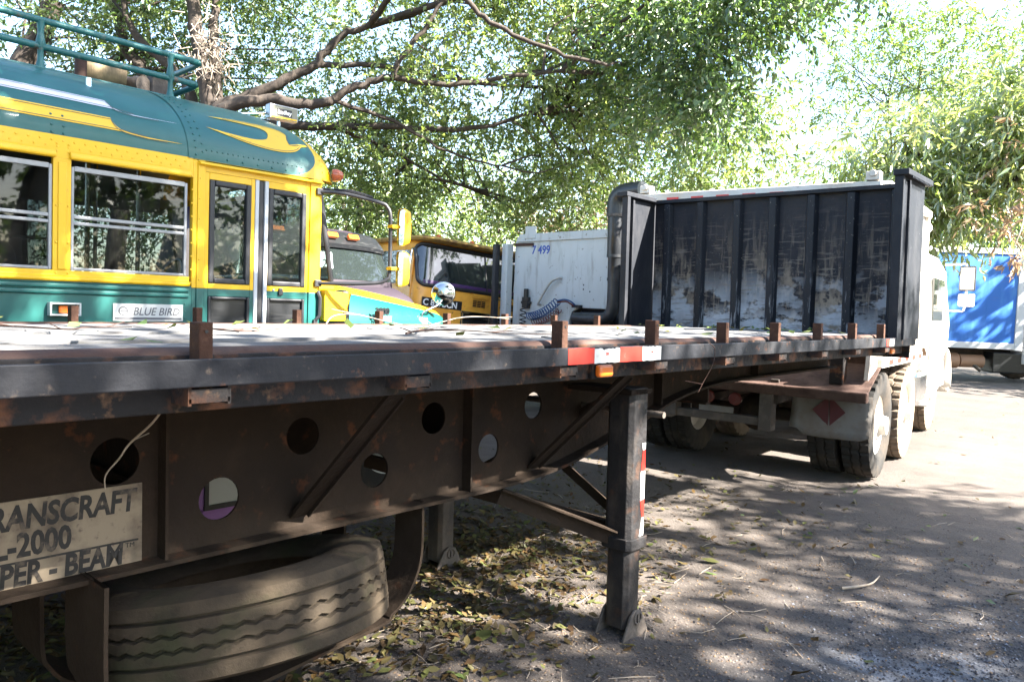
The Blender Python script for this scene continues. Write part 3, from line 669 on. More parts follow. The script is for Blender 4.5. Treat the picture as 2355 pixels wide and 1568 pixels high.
def shell(ys, name, m, off=0):
    mb = MB(); mb.grid([[roofP(y, pi*j/nth, off) for j in range(nth+1)] for y in ys]); return mb.build(name, m, B, smooth=30)
shell([-2.3, 2.075], 'roof', 'rearroof')
cap = shell([2.06]+list(np.linspace(2.08, 3.0, 24))+[3.03, 3.06, 3.08, 3.10, 3.115, 3.13, 3.138, 3.145], 'front_roof_cap', 'roofpaint', .004)
mb = MB(); mb.grid([[roofP(y, pi*j/nth, -.03) for j in range(nth+1)] for y in (-2.3, 2.95)]); mb.build('ceiling_lining', 'inside', B, smooth=30)
mb = MB(); mb.grid([[roofP(2.2, pi*j/nth, .006) for j in range(nth+1)], [roofP(2.06, pi*j/nth, .008) for j in range(nth+1)], [roofP(2.055, pi*j/nth, 0) for j in range(nth+1)]]); 
# front header below the cap
MB().grid([[(XC+1.05*q, 3.145-.13*abs(q)**6, z) for q in np.linspace(-1.1, 1.1, 25)] for z in (2.27, 2.30, 2.352)]).build('windscreen_header', 'yellow', B, smooth=40)
# paint flames
def decal(poly, name, m, off, parent, res=.05):
    """flat painted shape laid on the roof; poly in (y, theta)"""
    bm = bmesh.new(); P = []
    for i in range(len(poly)):
        a = Vector(poly[i]); b = Vector(poly[(i+1) % len(poly)]); n = max(1, int(Vector((a.x-b.x, (a.y-b.y)*.8)).length/res))
        P += [a+(b-a)*k/n for k in range(n)]
    vs = [bm.verts.new((p.x, p.y, 0)) for p in P]; E = [bm.edges.new((vs[i], vs[(i+1) % len(vs)])) for i in range(len(vs))]
    bmesh.ops.triangle_fill(bm, use_beauty=True, edges=E)
    bmesh.ops.subdivide_edges(bm, edges=bm.edges[:], cuts=1, use_grid_fill=True)
    bm.verts.index_update(); mb = MB(); mb.add([roofP(v.co.x, v.co.y, off) for v in bm.verts], [[v.index for v in f.verts] for f in bm.faces]); bm.free()
    return mb.build(name, m, parent, smooth=60)
def pin(line, parent, off, wd=.0045):
    G = []
    for j, p in enumerate(line):
        a = Vector(line[max(0, j-1)]); b = Vector(line[min(len(line)-1, j+1)]); d = (b-a); d.y *= .85; d.normalize(); nn = Vector((-d.y, d.x/.85))*wd/2
        G.append([roofP(p[0]+nn.x, p[1]+nn.y, off), roofP(p[0]-nn.x, p[1]-nn.y, off)])
    MB().grid(G).build('pinstripe', 'pin', parent, smooth=60)
def sm(P, k=4): return [(v.x, v.y) for v in smoothpath([(a, b, 0) for a, b in P], k)]
RF = bpy.data.objects['roof'] if 'roof' in bpy.data.objects else B
wt = [(-2.2, .50), (.5, .50), (1.2, .498), (1.646, .489)]+sm([(1.646, .489), (1.662, .45), (1.675, .413), (1.71, .385), (1.79, .368), (2.031, .373)])[1:]
wb = [(2.0, .37), (1.781, .362), (1.667, .396), (1.409, .402), (.5, .402), (-2.2, .402)]
decal(wt+wb, 'white_flame_stripe', 'fwhite', .0025, RF)
pin([(p[0], p[1]-.016) for p in wt[:-2]], RF, .0045); pin([(p[0], p[1]+.014) for p in wb[1:]], RF, .0045)
yt = [(-2.2, .285), (.5, .285), (1.36, .282), (1.643, .28)]+sm([(1.643, .28), (1.658, .22), (1.685, .178), (1.74, .153), (1.836, .139), (2.031, .137)])[1:]
yb = [(2.0, .133), (1.835, .128), (1.756, .14), (1.693, .153), (.5, .153), (-2.2, .153)]
decal(yt+yb, 'yellow_flame_stripe', 'yellow', .0025, RF)
pin([(p[0], p[1]-.018) for p in yt[:-2]], RF, .0045); pin([(p[0], p[1]+.016) for p in yb[1:]], RF, .0045)
cu_ = sm([(2.262, .585), (2.485, .626), (2.70, .637), (2.77, .62), (2.80, .565), (2.775, .469), (2.78, .40), (2.841, .434), (2.907, .462), (2.935, .445)])
cl_ = sm([(2.935, .445), (2.87, .405), (2.82, .33), (2.754, .281), (2.642, .258), (2.49, .28), (2.351, .333), (2.204, .403)])
ci_ = sm([(2.204, .403), (2.36, .372), (2.507, .362), (2.598, .392), (2.635, .457), (2.644, .525), (2.60, .568), (2.468, .58), (2.262, .582)])
decal(cu_[:-1]+cl_[:-1]+ci_[:-1], 'yellow_flame', 'yellow', .0065, cap, .03)
pin([(p[0], p[1]-.018) for p in cu_[2:-6]], cap, .0085); pin([(p[0]-.002, p[1]+.016) for p in cl_[4:-4]], cap, .0085)
# body side
def dup_y(o, dy, parent=None): return rep(o, parent=parent, loc=(0, dy, 0))
MB().bb(BX-.03, BX, -2.3, 2.09, .50, 1.60).build('lower_side_panel', 'green', B)
for z in (1.575, 1.543, 1.05, .8):
    mb = MB(); mb.prism([(BX, z-.014), (BX+.012, z-.009), (BX+.014, z), (BX+.012, z+.009), (BX, z+.014)], 'y', -2.3, 2.07); mb.build('rub_strip', 'green', B, smooth=50)
mb = MB(); mb.prism([(BX-.02, 1.598), (BX+.012, 1.598), (BX+.018, 1.606), (BX+.018, 1.618), (BX+.002, 1.63), (BX+.002, 1.655), (BX-.02, 1.655)], 'y', -2.3, 2.075); mb.build('belt_panel', 'yellow', B, bevel=.002)
mb = MB(); mb.bb(BX-.03, BX, -2.3, 2.09, 2.237, 2.352); HP = mb.build('window_header', 'yellow', B)
W0 = [1.44-.71*k for k in range(6)]
lip0 = wf0 = pl0 = None
for k, y in enumerate(W0):
    ya, yb_ = y, y+.62
    if k == 0:
        mb = MB(); mb.prism([(BX, 2.232), (BX+.022, 2.236), (BX+.026, 2.25), (BX+.014, 2.272), (BX, 2.278)], 'y', ya-.012, yb_+.012); lip0 = mb.build('window_lip', 'yellow', B, bevel=.008, seg=3)
        mb = MB(); mb.bb(BX-.03, BX+.001, ya-.088, ya-.002, 1.655, 2.237); mb.bb(BX+.001, BX+.008, ya-.065, ya-.025, 1.66, 2.215); pl0 = mb.build('window_pillar', 'yellow', B, bevel=.003)
        e = bpy.data.objects.new('side_window', None); COL.objects.link(e); e.parent = B; wf0 = e
        mb = MB()
        for a, b, c, d in ((ya, ya+.014, 1.657, 2.2), (yb_-.016, yb_, 1.657, 2.2), (ya+.014, yb_-.016, 1.657, 1.672), (ya+.014, yb_-.016, 2.178, 2.205), (ya+.014, yb_-.016, 1.93, 1.948), (ya+.014, yb_-.016, 1.897, 1.914)):
            mb.bb(BX-.028, BX-.004, a, b, c, d)
        mb.build('window_frame', 'alu', e, bevel=.003)
        MB().bb(BX-.014, BX-.012, ya+.01, yb_-.012, 1.94, 2.185).build('upper_pane', 'glass', e)
        MB().bb(BX-.022, BX-.020, ya+.01, yb_-.012, 1.665, 1.935).build('lower_pane', 'glass', e)
    else:
        dup_y(lip0, -.71*k); dup_y(pl0, -.71*k); e = rep(wf0, loc=(0, -.71*k, 0))
        for c in wf0.children: rep(c, parent=e)
# rivets of the side: too small to pick apart
mb = MB()
for j in range(62):
    y = 2.04-.0535*j; mb.dome((BX, y, 2.325), (1, 0, 0), .0065, .004); mb.dome((BX, y-.027, 2.294), (1, 0, 0), .0065, .004)
for k, y in enumerate(W0):
    for z in (2.31, 2.27, 1.99, 1.80, 1.64):
        for dy in (-.072, -.015): mb.dome((BX+(.002 if z > 1.65 else .003), y+dy, z), (1, 0, 0), .0065, .004)
for z in np.arange(1.62, 2.30, .078): mb.dome((BX+.001, 2.085, z), (1, 0, 0), .0065, .004)
for z in np.arange(1.64, 2.28, .12): mb.dome((BX+.006, 2.132, z), (1, 0, 0), .006, .004)
mb.build('side_rivets', 'yellow', B, kind='stuff')
mb = MB()
for j in range(16): 
    mb.dome(roofP(2.105, .05+j*.075, .004), (1, 0, .4+j*.1), .0075, .005); mb.dome(roofP(2.145, .09+j*.09, .004), (1, 0, .4+j*.1), .0075, .005)
for j in range(20): mb.dome(roofP(2.17+.034*j, .115, .004), (1, 0, .1), .006, .004)
for j in range(6): mb.dome(roofP(2.30+.1*j, .045, .004), (1, 0, .05), .007, .005)
for j in range(9): mb.dome((BX+.001, 2.052, 1.2+j*.042), (1, 0, 0), .006, .004)
for y in (1.345, 1.40):
    for th in (.03, .10, .2): mb.dome(roofP(y, th, .001), (1, 0, .1), .0075, .005)
mb.build('roof_rivets', 'green', B, kind='stuff')
mb = MB()
for j in range(14):
    th = .02+j*.09; mb.dome(roofP(2.985, th, .004), (1, .8, .2+j*.1), .0065, .004)
for j in range(6): mb.dome((XC+1.13-.02*j, 3.03+.01*j, 2.30), (.8, 1, 0), .006, .004)
mb.build('cap_rivets', 'yellow', B, kind='stuff')
# rear jamb, front post, door
def postpair(y0, y1, x0, x1, nm):
    MB().bb(x0, x1, y0, y1, 1.59, 2.345).build(nm, 'yellow', B, bevel=.004); MB().bb(x0, x1, y0, y1, .42, 1.5895).build(nm, 'green', B, bevel=.004)
postpair(2.09, 2.118, BX-.04, BX+.001, 'door_jamb'); postpair(2.118, 2.163, BX-.04, BX+.006, 'door_jamb')
postpair(2.888, 2.975, BX-.06, BX+.004, 'front_post')
mb = MB(); mb.prism([(BX-.01, 2.325), (BX+.03, 2.318), (BX+.034, 2.325), (BX+.02, 2.336), (BX-.01, 2.345)], 'y', 2.12, 2.97); mb.build('door_drip_rail', 'yellow', B, bevel=.003)
MB().bb(BX-.05, BX-.004, 2.163, 2.888, 2.285, 2.325).build('door_header', 'yellow', B)
def leafdoor(y0, y1, ry0, ry1):
    D = bpy.data.objects.new('door_leaf', None); COL.objects.link(D); D.parent = B
    x0, x1 = BX-.035, BX-.006; za, zb = 1.622, 2.243
    mb = MB(); mb.bb(x0, x1, y0, ry0, 1.59, 2.284); mb.bb(x0, x1, ry1, y1, 1.59, 2.284); mb.bb(x0, x1, ry0, ry1, zb, 2.284); mb.bb(x0, x1, ry0, ry1, 1.59, za); mb.build('door_frame', 'yellow', D, bevel=.003)
    mb = MB(); mb.bb(x0, x1, y0, ry0, .42, 1.5895); mb.bb(x0, x1, ry1, y1, .42, 1.5895); mb.bb(x0, x1, ry0, ry1, 1.545, 1.5895); mb.bb(x0, x1, ry0, ry1, .42, .78); mb.build('door_lower_frame', 'green', D, bevel=.003)
    for a, b, g_, nm in ((za, zb, 'doorglass', 'pane'), (.78, 1.545, 'blackpl', 'lower_panel')):
        rw = .034 if g_ == 'doorglass' else .02
        mb = MB(); xa, xb = x0+.002, x1+.008
        mb.bb(xa, xb, ry0, ry0+rw, a, b); mb.bb(xa, xb, ry1-rw, ry1, a, b); mb.bb(xa, xb, ry0+rw, ry1-rw, a, a+rw); mb.bb(xa, xb, ry0+rw, ry1-rw, b-rw, b)
        mb.build('window_rubber', 'rubber', D, bevel=.009, seg=3)
        MB().bb(x0+.012, x0+.016, ry0+rw-.004, ry1-rw+.004, a+rw-.004, b-rw+.004).build(nm, g_, D)
leafdoor(2.166, 2.492, 2.194, 2.466); leafdoor(2.584, 2.886, 2.586, 2.863)
for a, b in ((2.492, 2.517), (2.558, 2.583)): MB().bb(BX-.03, BX+.0, a, b, .42, 2.283).build('door_edge_strip', 'grey', B, bevel=.003)
MB().bb(BX-.04, BX-.008, 2.517, 2.558, .42, 2.283).build('door_rubber', 'rubber', B, bevel=.01)
mb = MB(); mb.bb(BX-.004, BX+.010, 2.665, 2.695, 1.565, 1.612); mb.build('door_latch', 'rubber', B, bevel=.004)
mb = MB(); mb.dome((BX-.004, 2.632, 1.597), (1, 0, 0), .010, .006, 10); mb.build('door_lock', 'chrome', B)
# far wall, floor, bulkheads inside
MB().bb(XC-1.22, XC-1.19, -2.3, 2.97, .5, 1.66).build('far_side_panel', 'inside', B)
MB().bb(XC-1.22, XC-1.19, -2.3, 2.97, 2.235, 2.36).build('far_window_header', 'inside', B)
for k in range(7):
    y = 2.06-.71*k
    MB().bb(XC-1.22, XC-1.185, y, y+.09, 1.66, 2.235).build('far_window_pillar', 'grey', B)
    MB().bb(XC-1.21, XC-1.19, y-.62, y, 1.93, 1.95).build('far_window_bar', 'alu', B)
    MB().bb(XC-1.205, XC-1.203, y-.62, y, 1.66, 2.235).build('far_window_pane', 'glass', B)
MB().bb(XC-1.19, BX-.05, -2.3, 2.95, .95, 1.0).build('floor', 'inside', B)
MB().bb(XC-1.2, BX-.04, -2.32, -2.28, .5, 2.4).build('rear_wall', 'inside', B)
MB().bb(XC-1.15, BX-.06, -2.2, 2.9, .40, .5).build('chassis', 'darkstruct', B)
def busseat(y, x0, x1, m='seat'):
    mb = MB(); n = 14
    P = [(x0, 1.35)]+[((x0+x1)/2-(x1-x0)/2*cos(pi*i/n), 1.62+.27*sin(pi*i/n)**.6) for i in range(n+1)]+[(x1, 1.35)]
    mb.prism(P, 'y', y-.05, y+.05); e = mb.build('seat_back', m, B, bevel=.02, seg=3)
    MB().bb(x0, x1, y, y+.42, 1.30, 1.40).build('seat_cushion', m, e, bevel=.02)
    MB().bb(x0+.05, x1-.05, y+.05, y+.35, 1.0, 1.30).build('seat_base', 'grey', e)
for y in (.95, .2, -.6): busseat(y, -5.45, -4.62); busseat(y, -6.8, -5.95)
busseat(1.55, -6.8, -5.95)
for (x, y) in ((-5.0, 2.0), (-4.75, 1.62), (-6.0, 2.1)): MB().cyl((x, y, 1.0), (x, y, 2.75), .014, n=8).build('grab_pole', 'chrome', B, smooth=40)
MB().bb(-5.6, -4.6, 2.03, 2.05, 1.0, 1.5).build('modesty_panel', 'inside', B)
mb = MB(); mb.bb(-6.8, -4.6, 2.95, 3.35, 1.25, 1.62); mb.build('dashboard', 'blackpl', B, bevel=.03)
mb = MB(); mb.tube([(-6.2+.2*cos(a), 2.72+.08*sin(a), 1.62+.2*sin(a)) for a in [2*pi*q/24 for q in range(24)]], .014, 6, closed=True); mb.build('steering_wheel', 'blackpl', B, smooth=40)
M['fringe'] = mat('blue_fringe_cloth', (.01, .03, .42), .6)
P = [(-4.75, 2.26)]
for k in range(30):
    x = -4.75-1.8*k/30; P += [(x-.015, 2.10+.03*sin(k*.9)), (x-.045, 2.07+.03*sin(k*.9))]
P += [(-6.55, 2.26)]
MB().prism(P, 'y', 2.90, 2.905).build('blue_fringe', 'fringe', B)
for dx in (0, .035):
    mb = MB()
    for k in range(14):
        z = 2.2-.033*k; c = Vector((-5.0+dx, 2.7, z)); q = k % 2
        mb.tube([c+Vector((.009*cos(a)*(1-q), .009*cos(a)*q, .02*sin(a))) for a in [2*pi*i/10 for i in range(10)]], .003, 5, closed=True)
    mb.build('hanging_chain', 'roundrust', B, smooth=40)
# windscreen
def wsq(x0, y0, x1, y1):
    mb = MB(); G = []
    for z, dy in ((1.68, .10), (2.275, 0)):
        G.append([(x0+(x1-x0)*q/6, y0+(y1-y0)*q/6+dy, z) for q in range(7)])
    mb.grid(G); return mb
gl_ = wsq(-4.53, 3.0, XC+.02, 3.09).build('windscreen_pane', 'wsglass', B, smooth=40)
wsq(XC-.02, 3.09, -6.81, 3.0).build('windscreen_pane', 'wsglass', B, smooth=40)
mb = MB(); mb.tube([(-4.505, 3.0, 2.275), (-4.50, 3.10, 1.685), (-5.0, 3.15, 1.68), (XC, 3.195, 1.68), (XC, 3.10, 2.28), (-5.0, 3.045, 2.28)], .019, 8, closed=True); mb.build('windscreen_rubber', 'rubber', B, smooth=40)
mb = MB(); mb.tube([(-6.83, 3.0, 2.275), (-6.84, 3.10, 1.685), (-6.3, 3.15, 1.68), (XC, 3.195, 1.68), (XC, 3.10, 2.28), (-6.3, 3.045, 2.28)], .019, 8, closed=True); mb.build('windscreen_rubber', 'rubber', B, smooth=40)
mb = MB(); mb.bb(-6.88, BX-.02, 2.95, 3.13, .9, 1.665); mb.build('cowl', 'green', B, bevel=.03)
MB().bb(-4.56, BX-.01, 2.972, 3.12, 1.60, 1.672).build('cowl_corner', 'yellow', B, bevel=.02, seg=3)
# hood
def hoodpaint(nt, tc, base):
    sx = N(nt, 'ShaderNodeSeparateXYZ'); nt.links.new(tc, sx.inputs[0])
    ad = N(nt, 'ShaderNodeMath', operation='MULTIPLY_ADD'); nt.links.new(sx.outputs[1], ad.inputs[0]); ad.inputs[1].default_value = .132; nt.links.new(sx.outputs[2], ad.inputs[2])
    lt = N(nt, 'ShaderNodeMath', operation='GREATER_THAN'); nt.links.new(ad.outputs[0], lt.inputs[0]); lt.inputs[1].default_value = 1.602+.132*3.55
    return mix(nt, lt.outputs[0], GREEN, YEL)
M['hood'] = mat('bus_hood_paint', GREEN, .38, coat=.2, hook=hoodpaint, layers=[((.10, .14, .12), 20, .66, .76, .25)])
HS = [(3.13, .93, 1.705), (3.5, .90, 1.685), (4.0, .86, 1.635), (4.4, .82, 1.58), (4.75, .78, 1.52), (4.95, .74, 1.47), (5.06, .68, 1.41), (5.12, .60, 1.33), (5.15, .5, 1.2)]
G = []
for y, wv, zt in HS:
    ff = ((y-3.13)/2.02)**1.4
    G.append([(XC+wv*(abs(cos(t))**.42)*(1 if cos(t) > 0 else -1), y-ff*1.15*(wv*abs(cos(t))**.42)**2, .78+(zt-.78)*(sin(t)**.42 if sin(t) > 0 else 0)) for t in np.linspace(0.0001, pi-.0001, 41)])
mb = MB(); mb.grid(G); mb.f.append(tuple((len(G)-1)*41+j for j in range(41))); HD = mb.build('hood', 'hood', B, smooth=35)
for sg in (1, -1):
    mb = MB(); G = []
    for t in np.linspace(0, pi, 17):
        yy, zz = 3.72-.62*cos(t), .55+.60*sin(t)**.8
        G.append([(XC+sg*.80, yy, zz), (XC+sg*1.14, yy, zz), (XC+sg*1.18, yy, zz-.04), (XC+sg*1.18, yy, zz-.09)])
    mb.grid(G); mb.build('front_fender', 'green', B, smooth=50)
MB().bb(XC-.3, XC+.3, 5.05, 5.16, .85, 1.15).build('grille', 'blackpl', B, bevel=.02)
MB().bb(XC-1.1, XC+1.1, 5.2, 5.3, .5, .75).build('bumper', 'blackpl', B, bevel=.03)
MB().tube([(XC+.925, 3.42, .9), (XC+.93, 3.42, 1.3), (XC+.90, 3.42, 1.56)], .008, 6).build('hood_seam', 'rubber', B)
text('emblem', '3800', .075, (XC+.872, 3.72, 1.44), (-.09, 1, 0), (0, 0, 1), 'blackpl', HD, 'LEFT', .003, .1, .006)
text('emblem', 'DT 466E', .045, (XC+.872, 3.73, 1.395), (-.09, 1, 0), (0, 0, 1), 'grey', HD, 'LEFT', .0015, .1, .005)
for (xx, yy, sd) in ((-4.66, 3.72, 1), (-6.68, 3.72, -1), (-4.66, -1.4, 1), (-4.96, -1.4, 1), (-6.68, -1.4, -1), (-6.38, -1.4, -1)):
    wheel(B, xx, yy, .5, sd, rim=RIMW, s=.96)
MB().cyl((-6.7, 3.72, .5), (-4.7, 3.72, .5), .05, n=10).build('front_axle', 'darkstruct', B); MB().cyl((-6.7, -1.4, .5), (-4.7, -1.4, .5), .07, n=10).build('rear_axle', 'darkstruct', B)
# yellow housing on the cowl
mb = MB(); y0, y1, x0, x1 = 3.0, 3.19, -4.60, -4.42
mb.add([(x0, y0, 1.40), (x1, y0, 1.40), (x1, y1-.02, 1.40), (x0, y1-.02, 1.40), (x0, y0, 1.615), (x1, y0, 1.615), (x1, y1+.03, 1.592), (x0, y1+.03, 1.592)], [(0, 1, 2, 3), (0, 4, 5, 1), (1, 5, 6, 2), (2, 6, 7, 3), (3, 7, 4, 0)])
hs = mb.build('cowl_housing', 'yellow', B, bevel=.008); sd_ = hs.modifiers.new('t', 'SOLIDIFY'); sd_.thickness = .006
mb = MB(); mb.tube([(-4.44, 2.955, 1.60), (-4.43, 2.955, 1.585), (-4.425, 2.965, 1.56), (-4.425, 2.965, 1.44), (-4.43, 2.95, 1.42), (-4.44, 2.94, 1.40)], .012, 6); mb.bb(-4.448, -4.43, 2.925, 2.955, 1.38, 1.41); mb.build('grab_handle', 'rubber', B, smooth=40)
# mirrors on the looped arm
arm = smoothpath([(-4.44, 2.95, 2.268), (-4.32, 3.07, 2.262), (-4.17, 3.25, 2.215), (-4.145, 3.29, 2.19), (-4.13, 3.31, 2.13), (-4.13, 3.315, 1.95), (-4.13, 3.315, 1.74), (-4.14, 3.30, 1.70), (-4.18, 3.25, 1.675), (-4.30, 3.09, 1.66), (-4.44, 2.95, 1.655)], 4)
MA = MB().tube(arm, .0135, 10).build('mirror_arm', 'rubber', B, smooth=50)
for k in range(3): MB().tube(smoothpath([(-4.44, 2.96, 2.285+.004*k), (-4.3, 3.09, 2.286-.005*k), (-4.2, 3.21, 2.25-.003*k)], 4), .005, 5).build('mirror_cable', 'hose_black', MA, smooth=50)
for z in (2.268, 1.655): mb = MB(); mb.bb(-4.45, -4.425, 2.925, 2.975, z-.022, z+.022); mb.build('arm_bracket', 'rubber', MA, bevel=.004)
def mirror(zc, hh):
    c = Vector((-4.11, 3.385, zc)); nrm = Vector((-.33, -.94, 0)).normalized(); sx_ = Vector((0, 0, 1)).cross(nrm)
    mb = MB(); G = []
    for (dp, q) in ((0, 1.0), (.02, 1.0), (.05, .86), (.062, .5), (.065, .05)):
        G.append([c-nrm*dp+sx_*(.07*q*(abs(cos(t))**.35)*(1 if cos(t) > 0 else -1))+Vector((0, 0, hh*q*(abs(sin(t))**.35)*(1 if sin(t) > 0 else -1))) for t in np.linspace(0, 2*pi, 33)])
    mb.grid(G); o = mb.build('mirror_housing', 'yellow', MA, smooth=40)
    mb = MB(); r = G[0]; mb.add([c-nrm*.008+(Vector(p)-c)*.97 for p in r[:-1]], [tuple(range(32))]); mb.build('mirror_face', 'mirror', MA)
    for dz in (-.0,): MB().bb(-4.15, -4.09, 3.30, 3.37, zc+dz-.011, zc+dz+.011).build('mirror_clamp', 'yellow', MA, bevel=.003)
mirror(2.06, .125); mirror(1.775, .122)
# round convex mirror on the fender
CM = MB().tube(smoothpath([(-5.0, 4.38, 1.34), (-5.0, 4.385, 1.44), (-4.99, 4.42, 1.475), (-4.97, 4.54, 1.53), (-4.97, 4.60, 1.60)], 4), .009, 8).build('mirror_stalk', 'chrome', B, smooth=50)
MB().bb(-5.03, -4.97, 4.33, 4.43, 1.30, 1.415).build('stalk_base', 'grey', CM, bevel=.01)
mb = MB(); ax = Vector((.75, -.66, 0)); mb.lathe([(.001, .03), (.05, .022), (.085, .008), (.098, -.004), (.10, -.012)], (-4.97, 4.60, 1.63), ax, 28, closed=False); mb.build('convex_mirror', 'mirror', CM, smooth=60)
mb = MB(); mb.lathe([(.097, .004), (.106, -.004), (.104, -.02), (.06, -.04), (.001, -.045)], (-4.97, 4.60, 1.63), ax, 28, closed=False); mb.build('mirror_back', 'chrome', CM, smooth=60)
# lights and plates
mb = MB(); P0 = (-4.49, 3.085, 2.40); mb.lathe([(.001, .075), (.022, .068), (.038, .045), (.044, .015), (.042, 0), (.001, -.01)], P0, (.55, .8, .05), 16, closed=False); mb.build('amber_cap_light', mat('dull_orange_lens', (.33, .07, .02), .3, coat=.3), B, smooth=50)
mb = MB(); mb.bb(BX, BX+.045, 1.33, 1.478, 1.478, 1.486); mb.bb(BX, BX+.045, 1.33, 1.338, 1.425, 1.478); mb.bb(BX, BX+.045, 1.47, 1.478, 1.425, 1.478); mb.bb(BX, BX+.045, 1.33, 1.478, 1.418, 1.426); ml = mb.build('marker_light_guard', 'plaque', B)
MB().bb(BX, BX+.02, 1.38, 1.46, 1.43, 1.47).build('marker_lens', 'amber', ml, bevel=.006)
pq = MB().bb(BX+.002, BX+.005, 1.652, 2.04, 1.392, 1.488).build('name_plate', 'plaque', B)
text('lettering', 'BLUE BIRD', .062, (BX+.0058, 1.755, 1.425), (0, 1, 0), (0, 0, 1), 'greyink', pq, 'LEFT', .0004, .25, .0005, .9)
mb = MB(); mb.lathe([(.026, 0), (.018, 0), (.018, .001), (.026, .001)], (BX+.0055, 1.705, 1.447), (1, 0, 0), 24); mb.bb(BX+.0052, BX+.0064, 1.69, 1.735, 1.444, 1.451); mb.build('emblem', 'greyink', pq)
MB().bb(BX+.0051, BX+.006, 1.66, 2.032, 1.40, 1.412).build('name_plate_band', 'greyink', pq)
# spotlight box on the roof
LB = MB(); 
Rm = Matrix.Rotation(rad(-4), 3, 'Z'); LB.box((-5.13, 3.068, 2.90), (.07, .225, .105), Rm)
L_ = LB.build('roof_lamp', mat('dull_chrome_lamp', (.25, .26, .27), .3, .8), B, bevel=.006)
MB().box((-5.094, 3.068, 2.90), (.004, .205, .088), Rm).build('lamp_face', mat('pale_lamp_face', (.16, .16, .13), .35, .3), L_)
MB().box((-5.0915, 3.068, 2.90), (.003, .115, .052), Rm).build('lamp_badge', 'inkblack', L_)
text('lettering', 'hadley', .042, (-5.0895, 3.068, 2.888), (0.07, 1, 0), (0, 0, 1), 'whiteink', L_, 'CENTER', .0008, .0, .0005)
MB().box((-5.0918, 3.068, 2.862), (.003, .2, .012), Rm).build('lamp_strip', 'yellow', L_)
mb = MB(); mb.cyl((-5.14, 2.74, 2.835), (-5.15, 2.96, 2.885), .009); mb.cyl((-5.14, 3.05, 2.76), (-5.14, 3.05, 2.85), .012); mb.build('lamp_bracket', 'chrome', L_, smooth=40)
# roof rack
RX, RX2 = -5.05, -6.29
TR = smoothpath([(RX, -2.2, 3.094), (RX, 0, 3.092), (RX, 2.2, 3.088), (RX-.02, 2.36, 3.086), (RX-.14, 2.42, 3.086), (RX2+.14, 2.42, 3.086), (RX2+.02, 2.36, 3.086), (RX2, 2.2, 3.088), (RX2, -2.2, 3.094)], 4)
RK = MB().tube(TR, .019, 10).build('rack_top_rail', 'rack', B, smooth=50)
TR2 = [Vector((p.x, p.y-.02, p.z-.148)) for p in TR]
MB().tube(TR2, .019, 10).build('rack_lower_rail', 'rack', B, smooth=50)
for k in range(6):
    for X_ in (RX, RX2):
        y = 2.21-.745*k; zb = roofP(1, math.acos(min(1, abs(RX-XC)/1.22))).z-.01
        mb = MB(); mb.tube([(X_, y, zb), (X_, y, zb+.05), (X_, y, 2.92), (X_, y, 2.945), (X_, y, 2.97), (X_, y, 3.02), (X_, y, 3.07), (X_, y, 3.09)], [.03, .018, .016, .026, .026, .016, .022, .026], 8); mb.build('rack_post', 'rack', B, smooth=50)
MB().bb(RX-.06, RX+.03, -2.2, 2.24, 2.808, 2.822).build('rack_base_strip', 'rack', B, bevel=.004)
# load on the roof rack
def log(name, label, p0, p1, r, m='log'):
    mb = MB(); p0 = Vector(p0); p1 = Vector(p1); n = 6
    mb.tube([p0+(p1-p0)*i/n for i in range(n+1)], [r*(1+.06*sin(i*2.1)) for i in range(n+1)], 18); o = mb.build(name, m, smooth=50); tag(o, label, 'log')
log('sawn_log', 'fat yellowish sawn log lying on the bus roof behind the rack', (-5.55, 1.86, 2.995), (-5.50, 2.10, 2.99), .094)
log('cut_log', 'small round grey log end beside the fat log on the bus roof', (-5.62, 2.16, 2.965), (-5.46, 2.21, 2.96), .062, 'oldwood')
tag(MB().box((-5.52, 2.33, 2.965), (.12, .16, .15), Matrix.Rotation(.2, 3, 'Z')).build('timber_block', 'oldwood', bevel=.008), 'dark squared timber block at the front of the bus roof rack', 'timber')
tag(MB().cyl((-5.42, 1.80, 2.87), (-5.42, 1.80, 3.03), .036, n=12).build('rusty_can', 'roundrust', smooth=40), 'narrow rusty upright can left of the fat log on the bus roof', 'can')
# ---------------------------------------------------------------- neighbouring trucks
M['darkglass'] = mat('dark_windscreen', (.015, .02, .02), .03, spec=.9, coat=.6)
def rring(x0, x1, y0, y1, r, z, n=6):
    P = []
    for cx, cy, a0 in ((x1-r, y1-r, 0), (x0+r, y1-r, pi/2), (x0+r, y0+r, pi), (x1-r, y0+r, 1.5*pi)):
        for i in range(n+1): a = a0+pi/2*i/n; P.append((cx+r*cos(a), cy+r*sin(a), z))
    return P
def loft(rings):
    mb = MB(); k = len(rings[0]); mb.grid([r+[r[0]] for r in rings])
    o = len(mb.v); mb.f.append(tuple((len(rings)-1)*(k+1)+j for j in range(k))); mb.f.append(tuple(range(k))[::-1]); return mb
